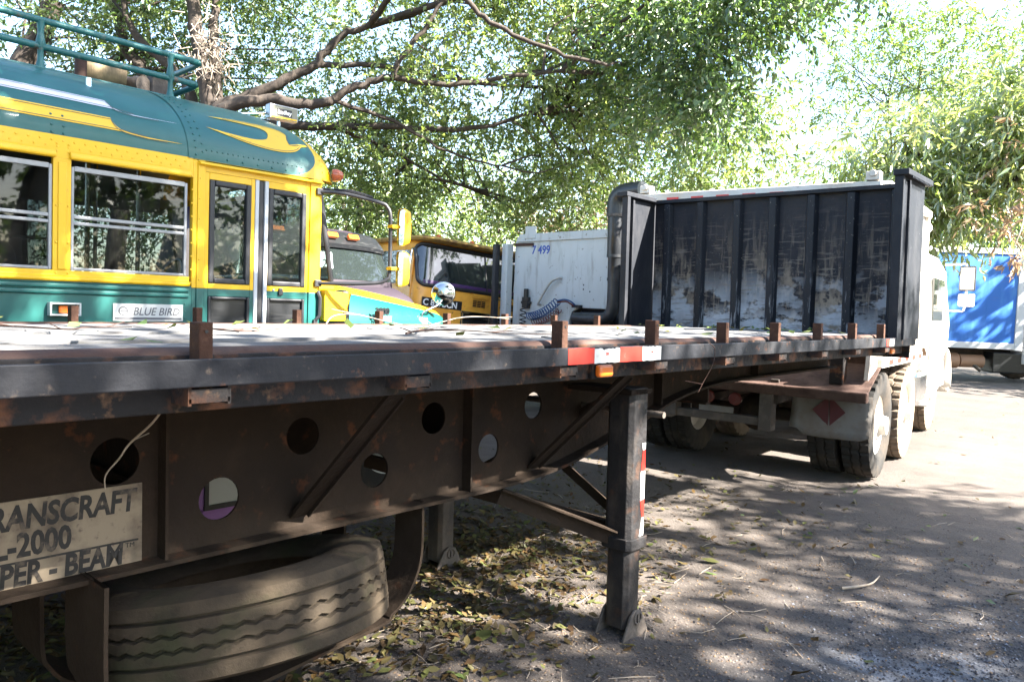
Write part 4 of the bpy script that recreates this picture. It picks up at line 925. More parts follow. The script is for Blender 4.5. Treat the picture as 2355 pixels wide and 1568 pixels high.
# ---- orange cab-over truck
O = thing('orange_truck', 'faded orange cab-over truck with C 817BCN painted on its front', 'truck', (-8.48, 7.16, 0), rad(79.2), world=False)
O.rotation_euler = (0, rad(4.7), rad(79.2))
CW = 2.45
loft([rring(0, CW, 0, 1.9, .16, .55), rring(0, CW, 0, 1.9, .16, 1.45), rring(0, CW, .01, 1.9, .2, 1.74), rring(.03, CW-.03, .14, 1.88, .24, 2.40), rring(.05, CW-.05, .16, 1.86, .25, 2.45), rring(.10, CW-.1, .2, 1.8, .26, 2.49)]).build('cab', 'orange', O, smooth=35)
loft([rring(-.02, CW+.02, -.03, 1.92, .3, 2.45), rring(-.04, CW+.04, -.07, 1.95, .32, 2.48), rring(-.02, CW+.02, -.04, 1.92, .3, 2.512), rring(.15, CW-.15, .15, 1.8, .25, 2.55)]).build('roof_lip', mat('rusty_yellow_roof_paint', (.38, .24, .06), .6, layers=[((.13, .06, .03), 8, .48, .62, .8), ((.55, .38, .10), 5, .55, .75, .6)]), O, smooth=40)
def wsurf(x, z, off=.0):
    """front face of the cab at height z, wrapping round the corners"""
    t = (z-1.74)/.66; y = .01+.13*t; r = .2+.04*t; lo = .03*t; hi = CW-.03*t
    if x < lo+r: dx = lo+r-x; y += r-math.sqrt(max(0, r*r-dx*dx))
    if x > hi-r: dx = x-hi+r; y += r-math.sqrt(max(0, r*r-dx*dx))
    return (x, y-off, z)
xs = [.06+(CW-.12)*i/40 for i in range(41)]
def rect_loop(x0, x1, z0, z1, r, n=5):
    P = []
    for cx, cz, a0 in ((x1-r, z1-r, 0), (x0+r, z1-r, pi/2), (x0+r, z0+r, pi), (x1-r, z0+r, 1.5*pi)):
        for i in range(n+1): a = a0+pi/2*i/n; P.append((cx+r*cos(a), cz+r*sin(a)))
    return P
lp = rect_loop(.05, CW-.05, 1.80, 2.41, .10)
dense = []
for i in range(len(lp)):
    a = lp[i]; b = lp[(i+1) % len(lp)]; n = max(1, int(math.hypot(a[0]-b[0], a[1]-b[1])/.08))
    dense += [(a[0]+(b[0]-a[0])*q/n, a[1]+(b[1]-a[1])*q/n) for q in range(n)]
mb = MB(); G = []
for x in xs:
    za, zb = 1.815, 2.395; d = min(x-.05, CW-.05-x)
    if d < .1: q = .1-math.sqrt(max(0, .01-(.1-d)**2)); za += q; zb -= q
    G.append([wsurf(x, za+(zb-za)*j/6, .006) for j in range(7)])
mb.grid(G); mb.build('windscreen', 'darkglass', O, smooth=50)
MB().tube([wsurf(x, z, .008) for x, z in dense], .028, 8, closed=True).build('windscreen_rubber', 'rubber', O, smooth=50)
MB().tube([wsurf(1.25, 1.81, .01), wsurf(1.22, 2.40, .01)], .012, 6).build('windscreen_divider', 'rubber', O)
mb = MB(); mb.bar(wsurf(1.45, 1.82, .03), wsurf(1.95, 1.90, .03), .01, .012); mb.build('wiper', 'blackpl', O)
MB().prism([(1.75, 1.88), (2.15, 1.88), (2.15, 2.25), (1.75, 2.25)], 'y', .012, .014).build('paper_notice', 'plaque', O)
mb = MB(); mb.grid([[wsurf(.12+(CW-.24)*i/30, 1.83+.05*j, .0075) for j in range(2)] for i in range(31)]); mb.build('purple_dash_cloth', mat('purple_cloth', (.06, .02, .10), .5), O, smooth=50)
p_ = MB().bb(.10, .80, -.006, -.001, 1.49, 1.625).build('number_panel', 'inkblack', O)
text('number', 'C 817BCN', .135, (.118, -.0075, 1.508), (1, 0, 0), (0, 0, 1), 'whiteink', p_, 'LEFT', .003, 0, .001, .98)
for x0 in (1.0, 1.72):
    mb = MB()
    for r_ in range(4):
        for c_ in range(3): mb.bb(x0+c_*.08, x0+.065+c_*.08, -.004, .0, 1.575+r_*.026, 1.592+r_*.026)
    mb.build('vent_slots', 'inkblack', O, kind='stuff')
mb = MB(); mb.bb(.98, 1.28, -.012, -.001, 1.70, 1.77); mb.build('fuse_hatch', 'orange', O, bevel=.004)
MB().tube(smoothpath([(1.35, -.0, 1.73), (1.36, -.04, 1.735), (1.7, -.04, 1.735), (1.71, 0, 1.73)], 4), .011, 6).build('grab_handle', 'chrome', O, smooth=50)
mb = MB()
for z in (1.46, 1.39, 1.32, 1.25, 1.18, 1.11): mb.bb(.82, CW-.12, -.035, -.015, z-.008, z+.008)
for x in (.82, 1.3, 1.8, CW-.12): mb.bb(x-.012, x+.012, -.037, -.012, 1.11, 1.46)
mb.bb(.78, CW-.08, -.04, -.008, 1.46, 1.49)
mb.build('grille', 'chrome', O, bevel=.002); MB().bb(.80, CW-.1, -.010, -.001, 1.09, 1.47).build('grille_back', 'inkblack', O)
MB().bb(-.012, -.001, .18, 1.3, 1.0, 2.2).build('door_panel', 'orange', O, bevel=.01)
MB().bb(-.016, -.011, .3, 1.2, 1.8, 2.3).build('door_window', 'darkglass', O, bevel=.004)
for x in (.3, .9, 1.5, 2.1): MB().dome((x, .05, 2.52), (0, -.3, 1), .045, .05, 12).build('roof_marker_light', mat('orange_lens', (.4, .09, .02), .3), O, smooth=60)
MB().tube(smoothpath([(-.10, .05, 1.75), (-.14, .02, 1.85), (-.14, .02, 2.25), (-.06, .1, 2.3)], 4), .014, 6).build('mirror_arm', 'chrome', O, smooth=50)
MB().bb(.1, CW-.1, .1, 6.0, .5, .75).build('chassis', 'darkstruct', O)
MB().bb(-.0, CW, -.12, -.02, .55, .8).build('bumper', 'blackpl', O, bevel=.03)
for x, sd in ((.2, -1), (CW-.2, 1)):
    for y in (.9, 4.6): wheel(O, x, y, .5, sd, off=False)
# ---- purple bonneted truck behind the bus
Q = thing('purple_truck', 'dull purple bonneted truck with black amber-lit visor behind the bus windscreen', 'truck', (-7.62, 3.95, .07), rad(95), world=False)
PW = 2.52
loft([rring(0, PW, 0, 1.6, .2, .6), rring(0, PW, 0, 1.6, .2, 1.6), rring(.0, PW, .02, 1.6, .2, 1.70), rring(.06, PW-.06, .16, 1.58, .25, 2.10), rring(.12, PW-.12, .22, 1.52, .3, 2.22), rring(.3, PW-.32, .35, 1.4, .35, 2.33)]).build('cab', 'purple', Q, smooth=35)
def qs(x, z, off=0):
    t = (z-1.70)/.40; y = .02+.14*t; r = .2+.05*t; lo = .06*t; hi = PW-.06*t
    if x < lo+r: dx = lo+r-x; y += r-math.sqrt(max(0, r*r-dx*dx))
    if x > hi-r: dx = x-hi+r; y += r-math.sqrt(max(0, r*r-dx*dx))
    return (x, y-off, z)
mb = MB(); mb.grid([[qs(.12+(PW-.24)*i/30, 1.705+.40*j/6, .006) for j in range(7)] for i in range(31)]); mb.build('windscreen', 'darkglass', Q, smooth=50)
mb = MB(); mb.grid([[(.10+(PW-.2)*i/30, qs(.12+(PW-.24)*i/30, 2.1)[1]-.03+dy, z-.035*abs(2*i/30-1)**4) for z, dy in ((2.09, -.01), (2.14, -.02), (2.20, .03), (2.28, .12), (2.33, .25))] for i in range(31)]); mb.build('visor', 'blackpl', Q, smooth=40)
for x in (.35, .72, 1.09, 1.5, 1.83): MB().box((x, .135, 2.235-.02*abs(2*x/PW-1)**3), (.16, .05, .065), Matrix.Rotation(rad(-30), 3, 'X')).build('visor_amber_light', 'amber', Q, bevel=.008)
loft([rring(.2, PW-.34, -.85, .1, .25, .7), rring(.2, PW-.34, -.82, .1, .25, 1.40), rring(.26, PW-.40, -.74, .05, .25, 1.52), rring(.4, PW-.55, -.6, .02, .2, 1.62)]).build('bonnet', 'purple', Q, smooth=40)
pp = MB().prism([(1.15, 1.75), (1.48, 1.74), (1.44, 2.02), (1.17, 2.03)], 'y', .06, .0615).build('paper_notice', mat('pale_teal_paper', (.5, .62, .62), .7), Q)
text('digit', '2', .15, (1.30, .0595, 1.83), (1, 0, 0), (0, 0, 1), 'ink', pp, 'LEFT', .001, 0, .0004)
MB().bb(.2, PW-.2, -1.0, 5, .5, .72).build('chassis', 'darkstruct', Q)
for x, sd in ((.2, -1), (PW-.2, 1)):
    for y in (-.5, 3.8): wheel(Q, x, y, .5, sd, off=False)
# ---- white tractor cab seen from behind
Cb = thing('white_tractor', 'white tractor cab seen from behind with 7*499 on its back wall', 'truck', (-6.5, 8.4, 0))
L0, Rr_ = -7.56, -5.2
out = [(L0, .9), (L0, 2.44), (L0+.03, 2.52), (L0+.10, 2.565), (Rr_, 2.60), (Rr_, .9), (-5.45, .9), (-5.45, 1.45), (-5.5, 1.53), (-6.33, 1.535), (-6.46, 1.48), (-6.50, 1.36), (-6.50, .9)]
MB().prism(out, 'y', 8.40, 8.46).build('rear_wall', 'whitepaint', Cb, bevel=.008, seg=3)
mb = MB(); mb.prism([(L0+.06, 2.455), (L0+.10, 2.57), (Rr_, 2.605), (Rr_, 2.49)], 'y', 8.375, 8.40); mb.build('roof_edge_strip', 'whitepaint', Cb, bevel=.006)
MB().bb(L0+.01, Rr_-.01, 8.9, 10.3, .9, 2.5).build('cab_body', 'whitepaint', Cb, bevel=.1, seg=4)
MB().bb(L0+.01, Rr_-.01, 8.461, 8.899, 1.9, 2.50).build('cab_body_top', 'whitepaint', Cb)
MB().bb(-7.70, -7.585, 8.26, 8.40, .9, 2.43).build('side_extender', 'whitepaint', Cb, bevel=.02, seg=3)
MB().bb(-7.79, -7.725, 8.16, 8.26, .9, 2.42).build('extender_rubber', 'rubber', Cb, bevel=.01)
mb = MB(); mb.bb(-7.35, -7.15, 8.365, 8.395, 2.50, 2.68); mb.build('roof_bracket', 'whitepaint', Cb, bevel=.01)
mb = MB(); mb.bb(-7.56, -7.20, 8.375, 8.399, 2.40, 2.44); mb.build('door_hinge_strap', 'roundrust', Cb)
tb = text('number', '7 499', .165, (-7.235, 8.3988, 2.285), (1, 0, 0), (0, 0, 1), 'blueink', Cb, 'LEFT', .004, .05, .001, .9)
st = [(-7.085+(.024 if i % 2 == 0 else .010)*sin(pi*i/5), 2.345+(.024 if i % 2 == 0 else .010)*cos(pi*i/5)) for i in range(10)]
MB().prism(st, 'y', 8.3975, 8.3995).build('number_star', 'blueink', Cb)
MB().tube(smoothpath([(-7.03, 8.39, 1.56), (-7.02, 8.34, 1.585), (-6.82, 8.33, 1.86), (-6.70, 8.34, 1.93), (-6.66, 8.39, 1.94)], 5), .016, 8).build('grab_handle', mat('galvanised_rod', (.42, .40, .36), .5, .3), Cb, smooth=50)
mb = MB(); mb.bb(-7.33, -7.22, 8.33, 8.40, 1.50, 1.66); mb.cyl((-7.27, 8.35, 1.60), (-7.27, 8.35, 1.78), .035); mb.bb(-7.36, -7.19, 8.34, 8.39, 1.56, 1.60); mb.build('air_valve', 'blackpl', Cb, bevel=.006)
def coil(p0, p1, r, turns, tr, m, nm):
    p0 = Vector(p0); p1 = Vector(p1); d = (p1-p0); a = d.normalized(); u = Vector((0, 1, 0)); v = a.cross(u).normalized(); u = v.cross(a)
    P = [p0+d*(i/(turns*12))+(u*cos(2*pi*i/12)+v*sin(2*pi*i/12))*r-Vector((0, 0, .05*sin(pi*i/(turns*12)))) for i in range(turns*12+1)]
    MB().tube(P, tr, 5).build(nm, m, Cb, smooth=60)
coil((-7.15, 8.28, 1.38), (-6.60, 8.25, 1.62), .055, 13, .0075, 'hose_blue', 'blue_coiled_hose')
coil((-7.1, 8.32, 1.30), (-6.62, 8.32, 1.50), .042, 11, .007, 'hose_red', 'red_coiled_hose')
coil((-7.27, 8.30, 1.2), (-7.27, 8.30, 1.52), .045, 6, .009, 'hose_black', 'black_coiled_hose')
MB().tube(smoothpath([(-6.60, 8.25, 1.62), (-6.5, 8.27, 1.64), (-6.40, 8.28, 1.62), (-6.36, 8.33, 1.57)], 5), .012, 6).build('air_hose', 'hose_blue', Cb, smooth=50)
MB().tube(smoothpath([(-6.62, 8.27, 1.60), (-6.5, 8.3, 1.615), (-6.42, 8.3, 1.59), (-6.38, 8.35, 1.55)], 5), .012, 6).build('air_hose', 'hose_red', Cb, smooth=50)
MB().bb(-6.42, -6.28, 8.33, 8.40, 1.535, 1.575).build('hose_bracket', 'blackpl', Cb, bevel=.005)
mb = MB(); mb.lathe([(.001, -.22), (.13, -.22), (.16, -.2), (.165, .3), (.155, .33), (.001, .33)], (-6.15, 8.55, 1.36), (1, 0, 0), 24, closed=False); mb.build('air_cleaner', 'pipe', Cb, smooth=40)
mb = MB(); mb.tube(smoothpath([(-6.30, 8.24, 1.40), (-6.0, 8.22, 1.40), (-5.82, 8.2, 1.405), (-5.71, 8.2, 1.44), (-5.65, 8.2, 1.54), (-5.64, 8.2, 1.66), (-5.645, 8.2, 1.95)], 5), [.075]*15+[.085]*16, 16); mb.build('intake_elbow', 'pipe', Cb, smooth=60)
mb = MB(); mb.tube([(-5.645, 8.2, 1.93), (-5.65, 8.2, 2.2), (-5.655, 8.2, 2.21), (-5.67, 8.2, 2.74)], [.088, .088, .098, .098], 18); mb.build('intake_stack', 'pipe', Cb, smooth=40)
mb = MB(); mb.tube(smoothpath([(-5.67, 8.2, 2.72), (-5.67, 8.2, 2.88), (-5.64, 8.2, 2.97), (-5.56, 8.2, 3.02), (-5.42, 8.2, 3.035), (-5.28, 8.2, 3.04)], 4), .115, 18); mb.build('intake_cap', 'pipe', Cb, smooth=50)
for z, r_ in ((1.92, .093), (2.22, .103), (2.74, .12)):
    mb = MB(); mb.tube([(-5.65-.02*(z-2), 8.2, z-.018), (-5.65-.02*(z-2), 8.2, z+.018)], r_, 18); mb.build('pipe_clamp', 'foot' if z > 2.5 else 'pipe', Cb, smooth=40)
MB().bb(-5.52, -5.47, 8.25, 8.40, 1.5, 2.75).build('stack_bracket', 'pipe', Cb, bevel=.006)
for (x, z) in ((-6.28, 1.85), (-6.28, 1.79), (-6.17, 1.76)): MB().dome((x, 8.40, z), (0, -1, 0), .012, .004, 8).build('plug_hole', 'inkblack', Cb)
MB().bb(-7.4, -5.4, 8.3, 14.0, .62, .88).build('chassis', 'darkstruct', Cb)
for x, sd in ((-7.45, -1), (-5.42, 1)):
    for y in (9.6, 13.4): wheel(Cb, x, y, .52, sd)
MB().bb(-7.3, -5.5, 8.5, 8.9, .9, 1.85).build('engine_block', 'inkblack', Cb)
# ---- dump truck ahead of the trailer
K = thing('dump_truck', 'dusty white dump truck backed up to the trailer headboard in strong sun', 'truck', (-3.354, 6.90, 0), rad(5.5), world=False)
def kb(x0, x1, y0, y1, z0, z1, nm, m, bevel=.006, parent=None, label=None): return MB().bb(x0, x1, y0, y1, z0, z1).build(nm, m, parent or K, bevel=bevel, label=label)
# body: floor, sides with ribs, tailgate, apron
kb(-1.21, 1.21, .55, 2.75, 1.12, 1.2, 'body_floor', 'rustplate')
for s_ in (-1, 1):
    x = s_*1.19
    MB().prism([(.16, 1.0), (.62, 1.12), (2.75, 1.12), (2.75, 2.80), (.36, 2.80), (.30, 1.75)], 'x', x-.02, x+.02).build('body_side', 'dumpwhite', K, bevel=.004)
    for y in np.arange(.75, 2.7, .47): MB().bb(min(x, x+s_*.06), max(x, x+s_*.06), y, y+.09, 1.14, 2.78).build('side_rib', 'dumpwhite', K, bevel=.006)
    MB().bb(min(x, x+s_*.07), max(x, x+s_*.07), .36, 2.75, 2.72, 2.80).build('top_rail', 'dumpwhite', K, bevel=.008)
    MB().bb(min(x, x+s_*.065), max(x, x+s_*.065), .5, 2.75, 1.10, 1.19).build('bottom_rail', 'dumpwhite', K, bevel=.008)
    for k in range(5):
        MB().bb(min(x+s_*.066, x+s_*.068), max(x+s_*.066, x+s_*.068), .8+k*.42, .8+k*.42+.21, 1.12, 1.17).build('red_tape', 'red', K, bevel=0)
TG = kb(-1.19, 1.19, .33, .37, 1.22, 2.80, 'tailgate', 'dumpwhite')
for z in (2.74, 2.0, 1.3): kb(-1.19, 1.19, .28, .33, z-.05, z+.05, 'tailgate_bar', 'dumpwhite', parent=TG)
for k in range(9): kb(-1.15+k*.27, -1.02+k*.27, .272, .2795, 2.695, 2.74, 'red_tape', 'red', 0, parent=TG)
for x in (-1.2, 1.06): mb = MB(); mb.bb(x, x+.12, .27, .38, 2.80, 2.88); mb.cyl((x+.06, .25, 2.86), (x+.06, .40, 2.86), .03); mb.build('tailgate_hinge', 'dumpwhite', K, bevel=.005)
mb = MB(); mb.add([(-1.24, 0, .90), (1.24, 0, .90), (1.24, .58, 1.14), (-1.24, .58, 1.14), (-1.24, 0, .88), (1.24, 0, .88), (1.24, .58, 1.12), (-1.24, .58, 1.12)], [(0, 1, 2, 3), (7, 6, 5, 4), (0, 4, 5, 1), (2, 6, 7, 3), (0, 3, 7, 4), (1, 5, 6, 2)]); mb.build('tail_apron', 'rustplate', K)
kb(-1.25, 1.25, -.05, .04, .815, .91, 'tail_lip', 'rustplate', .015)
for x in (.95,):
    mb = MB(); mb.bb(x-.06, x+.06, .10, .24, .95, 1.24); mb.cyl((x-.1, .14, 1.2), (x+.1, .14, 1.2), .02); mb.build('tailgate_latch', 'chan', K, bevel=.01)
kb(-1.0, -.6, .30, .32, 1.0, 1.22, 'tailgate_plate', 'white_tape', 0); 
# chassis and rear details
for x in (-.42, .42): kb(x-.04, x+.04, .05, 5.7, .72, .95, 'chassis_rail', 'darkstruct')
kb(-.75, .42, .02, .12, .50, .58, 'rear_bumper_bar', 'foot')
kb(.30, .42, .0, .14, .46, .82, 'bumper_hanger', 'foot'); kb(-.66, -.54, .0, .14, .50, .82, 'bumper_hanger', 'foot')
for x in (-.27, .0): 
    mb = MB(); mb.lathe([(.001, .03), (.05, .028), (.062, .015), (.065, 0), (.001, -.02)], (x+.06, .02, .73), (0, -1, 0), 16, closed=False); mb.build('tail_light', 'tail', K, smooth=40)
kb(-.30, .05, .015, .022, .585, .645, 'licence_plate', 'flap', 0)
for x0 in (.56, -1.26):
    mb = MB(); n = 10; G = []
    for i in range(n+1):
        q = i/n; xx = x0+.70*q; zb = .47+(.05 if q < .2 else 0)-.02*sin(q*3)+(.03 if q > .95 else 0)
        G.append([(xx, .16+.012*sin(6*q+j*.7)-.05*(j/6)**2, .86-(.86-zb)*j/6) for j in range(7)])
    mb.grid(G); fl = mb.build('mudflap', 'flap', K, smooth=60); sd_ = fl.modifiers.new('t', 'SOLIDIFY'); sd_.thickness = .008
    cx, cz, yy = x0+.34, .70, .122
    mb = MB(); mb.prism([(cx-.145, cz), (cx, cz-.14), (cx-.004, cz+.10), (cx, cz+.14)], 'y', yy, yy+.002); mb.prism([(cx+.145, cz), (cx+.0, cz+.14), (cx+.004, cz+.10), (cx+.014, cz-.135)], 'y', yy, yy+.002); mb.build('diamond_emblem', 'flapred', fl)
# wheels
for y in (.93, 2.33):
    for x, sd in ((1.07, 1), (.76, 1), (-1.07, -1), (-.76, -1)): wheel(K, x, y, .52, sd, ty=TYRE if y < 1 else TYREM, off=False, rotx=random.random())
    MB().cyl((-1.0, y, .52), (1.0, y, .52), .07, n=12).build('axle', 'darkstruct', K, smooth=40)
    mb = MB(); mb.lathe([(.001, -.2), (.12, -.18), (.2, -.05), (.2, .05), (.12, .18), (.001, .2)], (0, y, .52), (0, 1, 0), 18, closed=False); mb.build('differential', 'darkstruct', K, smooth=50)
for x in (-.5, .5): kb(x-.05, x+.05, .6, 2.7, .6, .68, 'leaf_spring', 'darkstruct')
for x, sd in ((.95, 1), (-.95, -1)): wheel(K, x, 4.95, .52, sd, ty=TYREM, off=False)
MB().cyl((-.9, 4.95, .52), (.9, 4.95, .52), .06, n=12).build('axle', 'darkstruct', K, smooth=40)
kb(.92, 1.2, 3.0, 3.7, .50, .95, 'fuel_tank', 'chrome', .08); kb(-1.2, -.92, 3.0, 4.0, .50, .95, 'fuel_tank', 'chrome', .08)
for z in (.45, .72): kb(.95, 1.22, 3.75, 4.2, z, z+.025, 'cab_step', 'dumpwhite')
mb = MB(); G = []
for t in np.linspace(.15, pi-.05, 14): G.append([(.72, 4.95-.66*cos(t), .55+.62*sin(t)), (1.24, 4.95-.66*cos(t), .55+.62*sin(t))])
mb.grid(G); fo = mb.build('front_fender', 'dumpwhite', K, smooth=50); fo.modifiers.new('t', 'SOLIDIFY').thickness = .02
mb = MB(); G = []
for t in np.linspace(.35, 1.5, 10): G.append([(.85, 2.33+.75*sin(t-.3), .62+.62*cos(t-.9)), (1.26, 2.33+.75*sin(t-.3), .62+.62*cos(t-.9))])
mb.grid(G); mb.build('rear_fender', mat('brown_rubber_fender', (.16, .10, .06), .8), K, smooth=50)
cab = loft([rring(-1.15, 1.15, 3.0, 5.7, .12, .62), rring(-1.17, 1.17, 3.0, 5.7, .12, 1.5), rring(-1.12, 1.12, 3.02, 5.4, .15, 2.25), rring(-1.05, 1.05, 3.1, 5.2, .2, 2.42)]).build('cab', 'dumpwhite', K, smooth=35)
kb(1.145, 1.178, 3.9, 4.8, 1.55, 2.1, 'cab_window', 'darkglass'); 
MB().bb(1.17, 1.186, 3.85, 4.9, 1.0, 1.5).build('cab_door', 'dumpwhite', K, bevel=.01)
kb(-1.2, 1.2, 5.7, 5.8, .5, .85, 'front_bumper', 'dumpwhite', .03)
MB().tube(smoothpath([(1.10, 2.9, .9), (1.10, 2.9, 2.3), (1.10, 2.9, 2.48), (1.115, 2.95, 2.58), (1.16, 3.06, 2.66)], 4), .075, 14).build('exhaust_stack', 'dumpwhite', K, smooth=50)
MB().cyl((1.10, 2.9, 1.1), (1.10, 2.9, 2.25), .11, n=18).build('exhaust_shield', 'dumpwhite', K, smooth=40)
ma = MB().tube(smoothpath([(1.12, 5.2, 2.34), (1.3, 5.25, 2.35), (1.38, 5.26, 2.30), (1.38, 5.26, 1.75), (1.3, 5.25, 1.7), (1.12, 5.2, 1.7)], 4), .014, 8).build('mirror_arm', 'dumpwhite', K, smooth=50)
mm = kb(1.30, 1.50, 5.20, 5.26, 1.98, 2.33, 'mirror_housing', 'blackpl', .02, ma); MB().bb(1.315, 1.485, 5.195, 5.199, 2.0, 2.31).build('mirror_face', 'mirror', ma)
mm = kb(1.30, 1.50, 5.20, 5.26, 1.76, 1.94, 'mirror_housing', 'dumpwhite', .02, ma); MB().bb(1.315, 1.485, 5.195, 5.199, 1.775, 1.925).build('mirror_face', 'mirror', ma)
MB().tube(smoothpath([(1.2, 3.7, .62), (1.24, 3.8, .55), (1.24, 3.9, .52), (1.2, 4.0, .6)], 4), .012, 6).build('hanging_hose', 'dumpwhite', K, smooth=50)
MB().bb(.95, 1.2, 3.05, 3.6, .955, 1.05).build('air_tank_shelf', 'dumpwhite', K); MB().cyl((1.06, 3.72, .75), (1.06, 4.25, .75), .13, n=18).build('air_tank', 'dumpwhite', K, smooth=40)
# ---- blue box truck
Z = thing('blue_box_truck', 'blue box truck with pale grey frame parked under the far trees', 'truck', (-3.36, 22.97, 0), rad(40.5), world=False)
def zb(x0, x1, y0, y1, z0, z1, nm, m, bevel=.01): return MB().bb(x0, x1, y0, y1, z0, z1).build(nm, m, Z, bevel=bevel)
BXo = zb(-5.4, 0, .03, 2.3, 1.0, 3.28, 'box', 'blue')
for k in range(6): MB().bb(-5.28+k*.88, -4.402+k*.88, .026, .03, 1.03, 3.25).build('side_panel', 'blue', BXo)
zb(-5.45, .05, 0, 2.32, 3.26, 3.40, 'top_rail', 'boxframe'); zb(-5.45, .05, 0, 2.32, .86, 1.02, 'bottom_rail', 'boxframe')
zb(-.14, .06, -.01, 2.33, .84, 3.41, 'corner_post', 'boxframe'); zb(-5.48, -5.3, -.01, 2.33, .84, 3.41, 'corner_post', 'boxframe')
zb(-2.3, -2.0, -.005, 0, .9, .98, 'tape', 'white_tape', 0)
zb(-5.3, 2.0, .6, .75, .58, .86, 'chassis_rail', 'darkstruct'); zb(-5.3, 2.0, 1.5, 1.65, .58, .86, 'chassis_rail', 'darkstruct')
zb(-.55, .7, .15, .7, .25, .78, 'tool_box', 'blackpl', .03)
MB().cyl((-1.75, .4, .52), (-1.35, .4, .52), .2, n=20).build('air_tank', mat('tan_tank', (.35, .2, .12), .6), Z, smooth=40); MB().cyl((-1.3, .4, .52), (-.7, .4, .52), .17, n=20).build('air_tank', mat('tan_tank', (.35, .2, .12), .6), Z, smooth=40)
MB().tube(smoothpath([(-1.1, .35, .5), (-.95, .3, .42), (-.8, .22, .28)], 4), .05, 10).build('exhaust_tip', 'foot', Z, smooth=50)
loft([rring(.15, 2.0, 0, 2.3, .2, .5), rring(.15, 2.05, 0, 2.3, .2, 1.5), rring(.15, 1.8, .05, 2.25, .2, 2.45)]).build('cab', 'boxframe', Z, smooth=40)
for x in (-4.0, 1.2):
    for y, sd in ((.2, -1), (2.1, 1)):
        e = wheel(Z, x, y, .5, 1, off=False); e.rotation_euler = (0, 0, pi/2*-1 if y < 1 else pi/2)
# crown of the shade tree: centre, radii, clumps
SHADE = [(7.3, 6.4, 6.9, .7, .8, .4, 6), (6.5, 8.7, 6.9, 1.8, 1.6, .4, 27), (5.2, 4.0, 7.0, .8, 1.5, .4, 9), (5.3, 3.2, 6.9, .9, .9, .4, 5), (4.7, 7.0, 7.0, .4, .8, .3, 3), (3.2, 5.6, 7.2, .8, 1.6, .4, 1), (.35, 4.3, 7.2, .8, 2.4, .4, 27), (7.4, 4.6, 6.6, 1.2, 1.2, .6, 7)]
# ---------------------------------------------------------------- trees
def leaf_mesh(name, C, L, W, droop, seed, fold=.25, jit=.35):
    """folded leaves; C is positions, or (positions, twig directions, sizes)"""
    r = np.random.default_rng(seed); B_, S_ = None, 1.0
    if isinstance(C, tuple): C, B_, S_ = C
    n = len(C)
    d = r.normal(0, 1, (n, 3))
    if B_ is not None: d = d*.55+B_; d[:, 2] -= droop*.5
    else: d[:, 2] = d[:, 2]*.6-droop
    d /= np.linalg.norm(d, axis=1)[:, None]
    s = np.cross(d, r.normal(0, 1, (n, 3))+np.array([0, 0, .8])); s /= np.linalg.norm(s, axis=1)[:, None]
    u = np.cross(s, d); sc = ((1+r.normal(0, jit*.6, n)).clip(.45, 1.8)*S_)[:, None]
    b = C; t = C+d*L*sc-u*L*.12*sc; l = C+d*L*.42*sc+s*W*.5*sc+u*W*fold*sc; rr = C+d*L*.42*sc-s*W*.5*sc+u*W*fold*sc
    V = np.stack([b, l, t, rr], 1).reshape(-1, 3); k = np.arange(n)[:, None]*4
    Fq = np.concatenate([k+np.array([[0, 1, 2]]), k+np.array([[0, 2, 3]])], 1).reshape(-1, 3)
    return npmesh(name, V, Fq)
def clumps(blobs, per, sig, seed, flat=.7, droop=.4, spl=.30, nl=9):
    """leaves set along short sprigs that radiate from clump centres: positions, directions, sizes; and the clump centres"""
    r = np.random.default_rng(seed); out = []; dirs = []; szs = []; cc = []; SPR.clear()
    for (cx, cy, cz, rx, ry, rz, n) in blobs:
        p = r.normal(0, 1, (n, 3)); p /= np.linalg.norm(p, axis=1)[:, None]; p *= (r.random(n)**.45)[:, None]
        c = p*np.array([rx, ry, rz])+np.array([cx, cy, cz]); cc.append(c)
        m = np.maximum(1, (per/nl*r.gamma(2.2, 1/2.2, n)).astype(int))
        c2 = np.repeat(c, m, 0); sg = np.repeat(sig*(.6+.8*r.random(n)), m)[:, None]; ns = len(c2)
        o = r.normal(0, 1, (ns, 3))*np.array([1, 1, flat]); st = c2+o*sg*.75
        dd = o*.8+r.normal(0, .5, (ns, 3)); dd[:, 2] -= droop; dd /= np.linalg.norm(dd, axis=1)[:, None]
        ln = spl*(.5+r.random(ns)); zs = .7+.6*r.random(ns)
        SPR.append((st, st+dd*ln[:, None]))
        t = (np.arange(nl)+.5)/nl; P = st[:, None]+dd[:, None]*(ln[:, None]*t[None])[..., None]+np.array([0, 0, -1.])*(ln[:, None]*t[None]**2*.25)[..., None]
        P = P+r.normal(0, .012, P.shape); out.append(P.reshape(-1, 3)); dirs.append(np.repeat(dd, nl, 0)); szs.append(np.repeat(zs, nl))
    return (np.concatenate(out), np.concatenate(dirs), np.concatenate(szs)), np.concatenate(cc)
SPR = []
def shift(C, base): return (C[0]-np.array(base), C[1], C[2])
